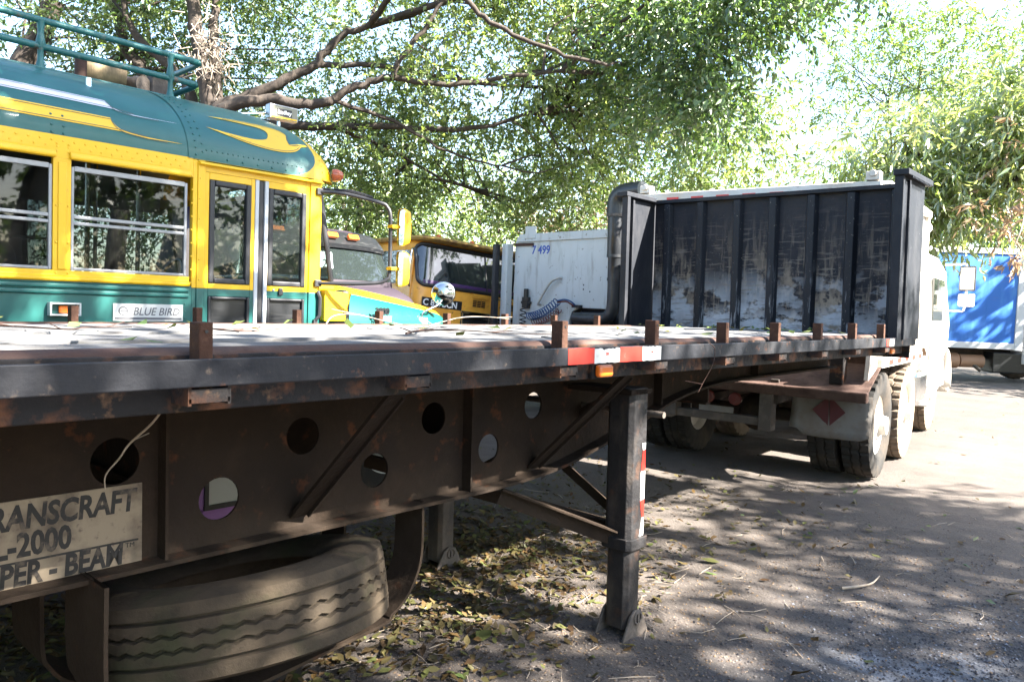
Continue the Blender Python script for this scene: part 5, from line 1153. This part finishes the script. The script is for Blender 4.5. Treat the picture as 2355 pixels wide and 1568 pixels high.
def sprig_mesh(base, keep, rr=.004):
    A = np.concatenate([a for a, b in SPR])[::keep]; Bq = np.concatenate([b for a, b in SPR])[::keep]; n = len(A); d = Bq-A
    s = np.cross(d, np.array([.3, .2, 1.])); s /= np.linalg.norm(s, axis=1)[:, None]; u = np.cross(s, d); u /= np.linalg.norm(u, axis=1)[:, None]
    A2 = A-d*.9
    V = np.stack([A2+s*rr, A2-s*rr*.5+u*rr*.87, A2-s*rr*.5-u*rr*.87, Bq], 1).reshape(-1, 3)-np.array(base); k = np.arange(n)[:, None]*4
    Fq = np.concatenate([k+np.array([[0, 1, 3]]), k+np.array([[1, 2, 3]]), k+np.array([[2, 0, 3]])], 1).reshape(-1, 3); return npmesh('sprig', V, Fq)
def limb_tube(mb, pts, r0, r1, seed, k=5, n=8, wob=.022):
    q = random.Random(seed); P = smoothpath(pts, k); m = len(P)
    P = [p+Vector((q.gauss(0, wob), q.gauss(0, wob), q.gauss(0, wob)))*(0 if i in (0,) else .6) for i, p in enumerate(P)]
    mb.tube(P, [.8*(r0+(r1-r0)*(i/(m-1))**.8) for i in range(m)], n); return P
def tree(name, label, base, limbs, blobs, per, sig, L, W, droop, lm, seed, group=None, bark='bark', twigs=70, cat='tree', flat=.7):
    root = thing(name, label, cat, base, group=group); q = random.Random(seed)
    mb = MB(); allP = []
    for i, (pts, r0, r1) in enumerate(limbs): allP += limb_tube(mb, pts, r0, r1, seed+i)
    mb.build('trunk', bark, root, smooth=60)
    C, cc = clumps(blobs, per, sig, seed, flat, droop, L*4)
    if twigs:
        mb = MB(); AP = np.array([tuple(p) for p in allP])
        for _ in range(twigs):
            c = cc[q.randrange(len(cc))]; dd = np.linalg.norm(AP-c, axis=1); j = int(np.argsort(dd)[min(len(dd)-1, q.randrange(0, 6))])
            a = Vector(AP[j]); b = Vector(c); 
            if (b-a).length > 3.6: continue
            md = (a+b)/2+Vector((q.gauss(0, .18), q.gauss(0, .18), q.gauss(.1, .15)))
            P = smoothpath([a, md, b], 4); r0 = min(.035, .008+.009*(b-a).length); mb.tube(P, [r0*(1-.75*i/(len(P)-1)) for i in range(len(P))], 5)
        if mb.v: mb.build('twig', bark, root, smooth=60, kind='stuff')
    if twigs >= 50: link('sprig', sprig_mesh(base, 3), bark, root, kind='stuff')
    o = link('crown', leaf_mesh('crown', shift(C, base), L, W, droop, seed+1), lm, root)
    return root
main_limbs = [
 ([(-10.85, 5.45, 0), (-10.85, 5.45, 2.2), (-10.83, 5.45, 3.16), (-10.93, 5.42, 3.92), (-11.04, 5.36, 4.56), (-11.17, 5.28, 5.19), (-11.28, 5.23, 5.82), (-11.4, 5.2, 7.2)], .26, .10),
 ([(-10.85, 5.45, 2.6), (-10.78, 5.35, 3.8), (-10.75, 5.32, 4.13), (-10.44, 5.62, 4.37), (-10.08, 5.96, 4.6), (-9.72, 6.3, 4.87), (-9.51, 6.51, 5.23), (-9.15, 6.85, 5.47), (-8.47, 7.48, 5.79), (-7.9, 8.0, 6.3)], .16, .035),
 ([(-10.8, 5.4, 3.0), (-10.3, 5.1, 3.95), (-9.78, 5.52, 4.21), (-9.33, 5.92, 4.18), (-9.07, 6.16, 4.24), (-8.82, 6.41, 4.45), (-8.47, 6.73, 4.59), (-8.02, 7.13, 4.52), (-7.32, 7.77, 4.65), (-6.74, 8.29, 4.77)], .13, .03),
 ([(-10.9, 5.6, 3.2), (-10.88, 5.87, 4.0), (-10.45, 6.26, 4.1), (-9.91, 6.75, 4.11), (-9.33, 7.27, 4.15), (-8.69, 7.84, 4.12), (-8.11, 8.37, 4.23), (-7.55, 8.9, 4.5)], .13, .03),
 ([(-8.42, 6.70, 4.58), (-8.24, 6.83, 4.98), (-8.0, 7.07, 5.41), (-7.8, 7.3, 6.0)], .055, .03),
 ([(-9.15, 6.85, 5.47), (-8.2, 6.6, 5.65), (-7.17, 6.61, 5.41), (-6.91, 6.82, 5.15), (-6.57, 7.11, 4.9), (-6.08, 7.54, 4.68), (-5.67, 7.9, 4.57)], .06, .025),
 ([(-11.2, 5.5, 2.4), (-11.37, 5.51, 3.21), (-11.59, 5.39, 4.39), (-11.71, 5.31, 4.78), (-12.13, 4.96, 5.22), (-12.35, 4.79, 5.54), (-12.6, 4.6, 6.6)], .16, .05),
 ([(-11.0, 5.5, 2.6), (-11.08, 5.51, 3.4), (-11.11, 5.56, 4.61), (-11.2, 5.53, 5.26), (-11.2, 5.58, 5.91), (-11.1, 5.8, 7.2)], .15, .06),
 ([(-9.07, 6.16, 4.24), (-8.6, 6.9, 4.05), (-8.2, 7.6, 3.7), (-7.9, 8.4, 3.6)], .045, .015),
 ([(-9.72, 6.3, 4.87), (-9.0, 7.3, 4.95), (-8.3, 8.3, 4.85), (-7.3, 9.4, 4.9)], .06, .02),
 ([(-9.91, 6.75, 4.11), (-9.6, 7.6, 3.9), (-9.2, 8.4, 3.5), (-8.9, 9.2, 3.4)], .05, .015)]
FT = tree('ficus_tree', 'big ficus tree with long spreading limbs rising behind the bus', (-10.85, 5.45, 0), main_limbs,
     [(-10.6, 7.0, 7.4, 4.2, 3.0, 1.5, 300), (-7.6, 9.2, 6.4, 2.6, 2.2, 1.1, 200), (-9.2, 8.4, 4.9, 2.4, 1.9, .9, 130), (-7.4, 10.2, 4.7, 2.2, 1.7, 1.2, 120), (-10.4, 8.2, 3.9, 2.2, 1.8, 1.2, 110), (-8.4, 10.4, 3.5, 1.8, 1.6, .9, 90), (-6.4, 11.5, 4.4, 1.7, 1.4, 1.2, 90), (-12.6, 4.8, 6.4, 2.0, 2.0, 1.2, 50)],
     95, .27, .074, .038, .4, 'leafA', 11, twigs=150)
r_ = random.Random(4); mb = MB()
for k in range(130):
    a = Vector((-10.72+r_.gauss(0, .14), 5.22+r_.gauss(0, .16), 5.0+r_.gauss(0, .26))); d = Vector((r_.gauss(0, .5), r_.gauss(0, .5), r_.gauss(-.5, .6))).normalized()
    mb.tube([a, a+d*.12+Vector((r_.gauss(0, .03), r_.gauss(0, .03), 0)), a+d*.22+Vector((r_.gauss(0, .05), r_.gauss(0, .05), 0))], [.009, .007, .004], 4)
mb.build('dead_twigs', 'bark2', FT, kind='stuff')
tree('ficus_tree', 'dark heavy-trunked tree at the far left behind the bus roof rack', (-15.4, 3.9, 0),
     [([(-15.4, 3.9, 0), (-15.35, 3.95, 3), (-15.29, 3.96, 4.53), (-15.1, 4.15, 5.3), (-14.8, 4.5, 6.4)], .5, .2), ([(-14.0, 5.0, 0.0), (-13.6, 5.2, 3), (-13.09, 5.29, 4.86), (-13.34, 5.11, 5.49), (-13.6, 4.9, 6.5)], .25, .08), ([(-15.3, 4, 3.5), (-14.6, 4.8, 5), (-13.6, 5.6, 5.8)], .2, .06)],
     [(-14.6, 5.2, 6.8, 3.6, 3.0, 1.8, 300), (-15.5, 6.2, 4.6, 3.0, 2.4, 1.6, 220), (-17.5, 4.5, 4.0, 2.5, 3, 2.2, 160), (-13.4, 7.2, 5.6, 2.4, 2.0, 1.6, 150)], 60, .28, .078, .038, .3, 'leafdark', 21, twigs=60)
def bgtree(label, x, y, h, rx, rz, seed, n=130, lm='leafC', L=.11, zc=None, per=36):
    zc = zc or h*.6
    tree('background_tree', label, (x, y, 0), [([(x, y, 0), (x+.1, y+.1, h*.35), (x+.3, y-.1, h*.75)], .2, .06), ([(x, y, h*.3), (x-.6, y+.3, h*.5), (x-1, y+.4, h*.7)], .1, .04)],
         [(x, y, zc, rx, rx*.85, rz, n), (x+.5*rx, y-.3*rx, zc-.35*rz, rx*.7, rx*.7, rz*.7, n//2), (x-.6*rx, y+.1, zc-.2*rz, rx*.7, rx*.7, rz*.7, n//2)], per, .34, L, L*.45, .4, lm, seed, group='trees behind the parked trucks', twigs=25)
bgtree('loose green tree crowding behind the orange truck cab', -13.2, 9.6, 5.5, 2.6, 2.0, 31, 200, 'leafA', .085)
bgtree('leafy tree between the orange truck and the white tractor cab', -12.8, 13.4, 6.0, 2.8, 2.2, 32, 200, 'leafA', .09)
bgtree('sunlit tree behind the white tractor cab and its intake pipe', -10.4, 16.2, 5.4, 2.6, 2.2, 33, 190, 'leafC', .10)
bgtree('pale bright tree above the middle of the headboard', -9.0, 20.0, 6.2, 3.0, 2.2, 34, 210, 'leafC', .11)
bgtree('dense dark tree filling the left background behind the bus windows', -18.5, 8.5, 6.5, 3.5, 2.8, 35, 210, 'leafdark', .10)
bgtree('tree at the far back between the tall trees and the headboard post', -8.0, 26.5, 7.5, 3.6, 3.2, 36, 200, 'leafC', .13)
bgtree('dark tree standing behind the blue box truck roof', -4.2, 27.5, 7.0, 3.4, 2.8, 37, 210, 'leafdark', .12)
bgtree('round tree behind the blue truck at the right edge', -.2, 28.0, 7.0, 3.4, 3.0, 38, 170, 'leafC', .12)
bgtree('tall hazy tree at the top right corner above the mango', -4.8, 32, 13.5, 4.4, 4.2, 39, 230, 'leafC', .15, zc=9.8)
bgtree('tall hazy tree showing beside the sky gap at the top', -9.0, 33, 15.0, 3.4, 3.4, 40, 150, 'leafC', .15, zc=12.2)
bgtree('far low tree behind the pale tree above the headboard', -13.5, 21.5, 6.5, 3.4, 2.6, 41, 170, 'leafC', .12)
bgtree('far tree closing the gap behind the orange truck', -17.5, 14.5, 7.0, 3.6, 3.0, 42, 190, 'leafA', .11)
# overhanging bough with darker leaves, in front of the others
mb = MB()
limb_tube(mb, [(-6.74, 8.29, 4.77), (-6.0, 8.5, 5.3), (-5.2, 8.6, 5.6), (-4.3, 8.8, 5.7), (-3.5, 9.1, 5.7)], .045, .012, 5); limb_tube(mb, [(-5.2, 8.6, 5.6), (-4.8, 8.7, 5.1), (-4.6, 8.7, 4.6)], .02, .008, 6); limb_tube(mb, [(-9.15, 6.85, 5.47), (-7.5, 7.9, 6.0), (-6.3, 8.5, 6.2), (-5, 9.2, 6.3)], .07, .02, 7)
mb.build('bough', 'bark', FT, smooth=60)
C_, _ = clumps([(-4.55, 8.75, 4.35, .7, .7, .8, 75), (-4.45, 8.7, 5.15, 1.1, .9, .5, 85), (-3.55, 9.1, 5.45, .9, .8, .35, 55), (-5.6, 8.9, 5.2, 1.3, 1.0, .8, 110), (-4.9, 9.8, 5.9, 1.8, 1.2, .5, 100), (-5.3, 9.2, 4.4, .9, .8, .8, 80), (-6.6, 9.4, 4.9, 1.0, 1.0, .8, 80)], 36, .19, 51)
link('hanging_foliage', leaf_mesh('hanging_foliage', shift(C_, (-10.85, 5.45, 0)), .082, .042, .75, 52), 'leafdark', FT)
# mango tree with long drooping leaves
MG = tree('mango_tree', 'bright mango tree with long drooping leaves left of the blue truck', (-5.4, 18.9, 0),
     [([(-5.4, 18.9, 0), (-5.3, 18.8, 2), (-5.0, 18.6, 3.6), (-4.8, 18.3, 5.2)], .24, .08), ([(-5.3, 18.8, 2.2), (-4.4, 18.8, 3.6), (-3.6, 18.9, 5.2)], .12, .05), ([(-4.4, 18.8, 3.6), (-3.4, 18.4, 4.1), (-2.7, 18.2, 4.6)], .07, .03), ([(-5.0, 18.6, 3.6), (-5.6, 18.0, 4.6)], .08, .03)],
     [(-5.2, 18.0, 4.7, 1.5, 1.3, 1.25, 150), (-3.9, 18.9, 5.4, 1.6, 1.4, 1.7, 190), (-4.4, 18.2, 4.25, 1.6, 1.1, .6, 100), (-2.7, 18.4, 5.3, 1.4, 1.3, 1.5, 160), (-2.4, 18.9, 6.4, 1.5, 1.3, 1.1, 110)],
     26, .22, .22, .055, .85, 'leafB', 61, twigs=60)
C_, _ = clumps([(-2.55, 16.6, 3.8, .6, .5, .6, 9), (-3.3, 17.2, 3.6, 1.0, .5, .45, 8), (-2.6, 17.6, 4.6, 1.0, .5, .8, 7)], 14, .16, 64)
link('dry_leaves', leaf_mesh('dry_leaves', shift(C_, (-5.4, 18.9, 0)), .17, .045, 1.0, 65), 'leafdry', MG)
mb = MB(); mb.tube(smoothpath([(-2.7, 18.2, 4.6), (-2.5, 16.6, 4.0), (-2.36, 15.6, 3.3), (-2.44, 15.42, 2.85)], 5), [.022-.0009*i for i in range(16)], 6); mb.tube([(-2.44, 15.42, 2.85), (-2.5, 15.4, 2.55)], [.006, .004], 5); mb.tube([(-2.42, 15.45, 2.95), (-2.3, 15.4, 2.75)], [.006, .004], 5); mb.build('dry_bough', 'bark2', MG, smooth=60)
C_, _ = clumps([(-2.47, 15.4, 2.62, .12, .1, .14, 5), (-2.36, 15.42, 2.5, .06, .06, .08, 3)], 9, .05, 66, spl=.1)
link('dry_leaves', leaf_mesh('dry_leaves', shift(C_, (-5.4, 18.9, 0)), .13, .045, 1.2, 67), 'leafdry', MG)
DT = bpy.data.objects['background_tree.001']
C_, _ = clumps([(-9.3, 11.6, 2.95, .9, .7, .4, 40), (-8.6, 12.2, 3.5, .5, .5, .4, 14)], 60, .2, 91)
link('dry_leaves', leaf_mesh('dry_leaves', shift(C_, DT.location), .07, .032, .6, 92), 'leafdry', DT)
# the tree to the right whose crown throws the dappled shade over the yard
tree('shade_tree', 'broad leafy tree beyond the right side, shading trailer and foreground', (8.4, 4.6, 0),
     [([(8.4, 4.6, 0), (8.3, 4.7, 2.5), (7.8, 5.0, 4.2), (6.4, 5.6, 6.2), (4.6, 6.2, 7.2)], .38, .08), ([(8.1, 4.8, 3.2), (7.6, 6.4, 5.4), (7.0, 8, 6.8)], .2, .06), ([(7.8, 5.0, 4.2), (6.0, 4.2, 6.0), (3.0, 3.6, 7.2)], .2, .06)],
     SHADE, 330, .46, .13, .07, .3, 'leafdark', 71, twigs=40)
def rowtree(label, x, y, h, rx, seed):  # unseen trees, added to block sky fill and darken the window reflections
    tree('unseen_tree', label, (x, y, 0), [([(x, y, 0), (x, y+.1, h*.5), (x+.2, y, h*.8)], .25, .08)], [(x, y, h*.5, rx, rx, h*.45, 150)], 30, .45, .3, .15, .4, 'leafdark', seed, group='unseen trees added around the yard', twigs=0)
rowtree('unseen dense tree added outside the picture, nearest to the right of the shade tree', 13.5, 2.0, 6.5, 3.0, 81)
rowtree('unseen dense tree added outside the picture, second along the right side', 13.0, 8.0, 7.0, 3.2, 82)
rowtree('unseen dense tree added outside the picture, third along the right side', 12.0, 14.0, 6.5, 3.2, 83)
rowtree('unseen dense tree added outside the picture, farthest along the right side', 10.5, 20.5, 7.0, 3.4, 84)
rowtree('unseen dense tree added outside the picture, nearest to the blue truck', 2.6, 24.2, 8.5, 2.0, 88)  # added out of view to throw dapples on the blue box
rowtree('unseen dense tree added outside the picture, right behind the viewer', 7.5, -6.0, 7.5, 3.6, 85)
rowtree('unseen dense tree added outside the picture, straight behind the viewer', 1.5, -7.5, 7.0, 3.4, 86)
rowtree('unseen dense tree added outside the picture, left behind the viewer', -4.5, -8.5, 7.0, 3.4, 87)
# ---------------------------------------------------------------- litter on the ground and the deck
r = np.random.default_rng(9)
def scatter_leaves(name, XY, L, W, m, seed, z=None, label=None):
    q = np.random.default_rng(seed); n = len(XY); a = q.random(n)*2*pi; sc = (.6+.8*q.random(n)); tl = q.normal(0, .28, n); tw = q.normal(0, .3, n)
    zc = gz(XY[:, 0], XY[:, 1])+.009 if z is None else z
    c = np.stack([XY[:, 0], XY[:, 1], zc+.006*q.random(n)], 1); d = np.stack([np.cos(a)*np.cos(tl), np.sin(a)*np.cos(tl), np.sin(tl)], 1)
    s = np.stack([-np.sin(a)*np.cos(tw), np.cos(a)*np.cos(tw), np.sin(tw)], 1); up = np.array([0, 0, 1.]); cu = q.normal(.2, .5, n)[:, None]
    L_ = (L*sc)[:, None]; W_ = (W*sc)[:, None]
    pts = [c-d*L_*.5, c-d*L_*.15+s*W_*.5+up*W_*cu*.6, c+d*L_*.2+s*W_*.4+up*W_*cu*.5, c+d*L_*.55+up*W_*cu*.7, c+d*L_*.2-s*W_*.4+up*W_*cu*.5, c-d*L_*.15-s*W_*.5+up*W_*cu*.6]
    V = np.stack(pts, 1).reshape(-1, 3); k = np.arange(n)[:, None]*6
    Fq = np.concatenate([k+np.array([[0, 1, 2, 3]]), k+np.array([[0, 3, 4, 5]])], 1).reshape(-1, 4)
    V[:, 2] = np.maximum(V[:, 2], (gz(V[:, 0], V[:, 1]) if z is None else z)+.001)
    o = link(name, npmesh(name, V, Fq), m, kind='stuff')
    if label: o['label'] = label; o['category'] = 'leaves'
    return o
XY = np.concatenate([r.normal([-3.35, 3.5], [.55, .55], (2600, 2)), r.normal([-2.8, 2.45], [.4, .55], (900, 2)), r.normal([-3.9, 1.1], [.45, .35], (1300, 2)), r.normal([-3.1, 1.9], [.5, .5], (900, 2)), r.normal([-3.6, 5.4], [.8, .7], (500, 2)),
                     np.stack([r.uniform(-2.4, .5, 90), r.uniform(1.8, 8, 90)], 1), np.stack([r.uniform(-6, -2, 500), r.uniform(0, 9, 500)], 1), np.stack([r.uniform(-3, 2, 150), r.uniform(9, 20, 150)], 1)])
scatter_leaves('leaf_litter', XY, .047, .024, 'litter', 10, label='fallen yellow-green and brown leaves littering the dirt under the trailer')
scatter_leaves('green_leaves', np.stack([r.uniform(-2.6, .4, 60), r.uniform(2.0, 8, 60)], 1), .06, .028, 'yleaf', 12, label='scattered green leaves on the open dirt at the right')
dl = np.concatenate([np.stack([r.uniform(-4.0, -1.9, 45), r.uniform(.6, 6.6, 45)], 1), r.normal([-3.0, 6.2], [.6, .25], (45, 2))])
dl = dl[(dl[:, 1] < 6.68) & (dl[:, 0] < -1.9) & (dl[:, 0] > -4.05)]
scatter_leaves('deck_leaves', dl, .075, .032, 'yleaf', 14, z=DK+.012+(dl[:, 0].repeat(1)+1.72)*.0175 if False else DK+.012, label='loose leaves lying on the grey trailer deck')
ob = bpy.data.objects['deck_leaves']; ob.rotation_euler = (0, rad(-1.0), 0); ob.location = (-1.72*(1-cos(rad(1))), 0, -1.72*sin(rad(1))*0+0)
me_ = ob.data; me_.transform(Matrix.Translation((1.72, 0, 0))); ob.location = (-1.72, 0, 0)
scatter_leaves('large_dry_leaves', np.array([(-2.75, 2.75), (-2.4, 2.55), (-3.0, 3.2), (-2.55, 3.35), (-3.4, 2.9), (-1.2, 3.3), (-2.2, 4.4), (-3.6, 1.3), (-3.3, 4.2), (-.7, 5.2)]), .12, .065, 'litter', 13, label='few large curled brown leaves among the litter under the trailer')
q_ = random.Random(31); mb = MB()
for k in range(260):
    if k < 170: x, y = q_.gauss(-3.0, .6), q_.gauss(3.0, .9)
    else: x, y = q_.uniform(-2.4, .3), q_.uniform(2, 7.5)
    a = q_.random()*6.28; L0 = q_.uniform(.05, .22); z = float(gz(x, y))+.006; dx, dy = cos(a)*L0/2, sin(a)*L0/2; bx_ = q_.gauss(0, .012)
    mb.tube([(x-dx, y-dy, z), (x+bx_, y-bx_, z+q_.uniform(0, .008)), (x+dx, y+dy, z+q_.uniform(0, .012))], [.0022, .002, .001], 4)
o = mb.build('twig_litter', 'bark2', kind='stuff'); o['label'] = 'tiny dry twigs strewn over the dirt among the leaves'; o['category'] = 'twigs'
def pebbles(name, XY, r0, r1, m, seed, label):
    q = np.random.default_rng(seed); n = len(XY); rad_ = r0+(r1-r0)*q.random(n)**2.2
    base = np.array([(1, 0, 0), (0, 1, 0), (-1, 0, 0), (0, -1, 0), (0, 0, .75), (0, 0, -.5)])
    a = q.random(n)*6.28; ca, sa = np.cos(a), np.sin(a); V = base[None]*(.75+.5*q.random((n, 6, 1)))*rad_[:, None, None]
    x = V[..., 0]*ca[:, None]-V[..., 1]*sa[:, None]; y = V[..., 0]*sa[:, None]+V[..., 1]*ca[:, None]
    V = np.stack([x+XY[:, :1], y+XY[:, 1:], V[..., 2]+(gz(XY[:, 0], XY[:, 1])+rad_*.25)[:, None]], -1).reshape(-1, 3)
    f = np.array([(0, 1, 4), (1, 2, 4), (2, 3, 4), (3, 0, 4), (1, 0, 5), (2, 1, 5), (3, 2, 5), (0, 3, 5)]); Fq = (np.arange(n)[:, None, None]*6+f[None]).reshape(-1, 3)
    me = npmesh(name, V, Fq); o = link(name, me, m, smooth=80, kind='stuff'); o['label'] = label; o['category'] = 'gravel'; return o
XY = np.concatenate([np.stack([r.uniform(-2.6, .4, 9000), 1.6+4.4*r.random(9000)**1.3], 1), r.normal([-1.9, 3.0], [.6, .5], (5000, 2)), r.normal([-1.3, 5.0], [.6, .8], (3500, 2)), r.normal([-2.9, 2.6], [.5, .8], (2500, 2))])
pebbles('gravel', XY, .0022, .0085, 'pebble', 15, 'tan and grey grit and berries strewn over the dirt')
XY = r.normal([-.65, 3.7], [.42, .8], (9000, 2))
pebbles('ash_bits', XY, .0025, .009, 'ash', 16, 'charcoal and ash bits of the burnt patch at lower right')
pebbles('stones', np.array([(-1.02, 3.18), (-.98, 3.12), (-.72, 3.62), (-1.55, 2.62), (-.4, 4.4)]), .02, .03, 'pebble', 17, 'few larger brown stones on the dirt at the right')
# twigs and strands
def twig(name, label, pts, r0, r1=.0015, m='bark2', side=0, seed=1):
    q = random.Random(seed); mb = MB(); P = smoothpath(pts, 5); mb.tube(P, [r0+(r1-r0)*i/(len(P)-1) for i in range(len(P))], 6)
    for k in range(side):
        a = P[q.randrange(2, len(P)-2)]; d = Vector((q.gauss(0, .1), q.gauss(0, .1), abs(q.gauss(0, .02)))); mb.tube([a, a+d*.6, a+d], [r0*.6, r0*.5, r1], 5)
    tag(mb.build(name, m, smooth=60), label, 'twig')
dz = lambda x: DK+(x+1.72)*.01745+.007
def dk(*P): return [(x, y, dz(x)+h) for x, y, h in P]
twig('dry_twig', 'long dry brown twig lying on the deck beside the second near stake', dk((-2.41, 2.03, .004), (-2.61, 2.26, .006), (-2.8, 2.5, .003), (-2.6, 2.62, .006), (-2.43, 2.62, .002), (-2.2, 2.77, .004)), .005, side=4, seed=2, m='roundrust')
twig('dry_twig', 'thin twig lying at the left end of the deck', dk((-3.5, .8, .0), (-3.18, .88, .004), (-2.95, .95, .002), (-3.09, 1.06, .006), (-3.3, 1.3, .0)), .004, side=3, seed=3, m='roundrust')
twig('dry_twig', 'short forked twig on the deck right of the first near stake', dk((-3.2, 1.57, .0), (-2.75, 1.45, .004), (-2.76, 1.58, .004), (-3.2, 1.98, .0)), .004, side=3, seed=4, m='roundrust')
twig('curled_twig', 'pale arched twig on the far deck edge before the yellow housing', dk((-3.9, 2.66, .0), (-3.96, 2.76, .05), (-4.0, 2.95, .06), (-3.95, 3.12, .025), (-3.86, 3.22, .0)), .0045, side=1, seed=5)
twig('curled_twig', 'pale arched twig on the far deck edge before the orange truck', dk((-3.0, 2.62, .0), (-3.4, 3.1, .02), (-3.7, 3.6, .055), (-3.8, 3.95, .06), (-3.9, 4.3, .045)), .004, side=2, seed=6)
twig('ground_twig', 'pale bent stick lying on the open dirt at the right', [(-1.44, 4.525, .008), (-1.376, 4.626, .012), (-1.339, 4.738, .012), (-1.331, 4.851, .03)], .009, .004, side=0)
twig('hanging_root', 'dry forked strand hanging from the side rail before the first beam hole', [(-2.1, .94, 1.29), (-2.2, .93, 1.20), (-2.27, .893, 1.13), (-2.28, .87, 1.09), (-2.285, .835, 1.045), (-2.30, .839, 1.0)], .004, .002, side=1, seed=8)
twig('hanging_root', 'thin dry stem hanging down below the tape on the side rail', [(-1.68, 3.22, 1.43), (-1.66, 3.25, 1.40), (-1.66, 3.24, 1.33), (-1.68, 3.2, 1.25), (-1.69, 3.17, 1.20)], .002, .001, side=1, seed=9, m='roundrust')
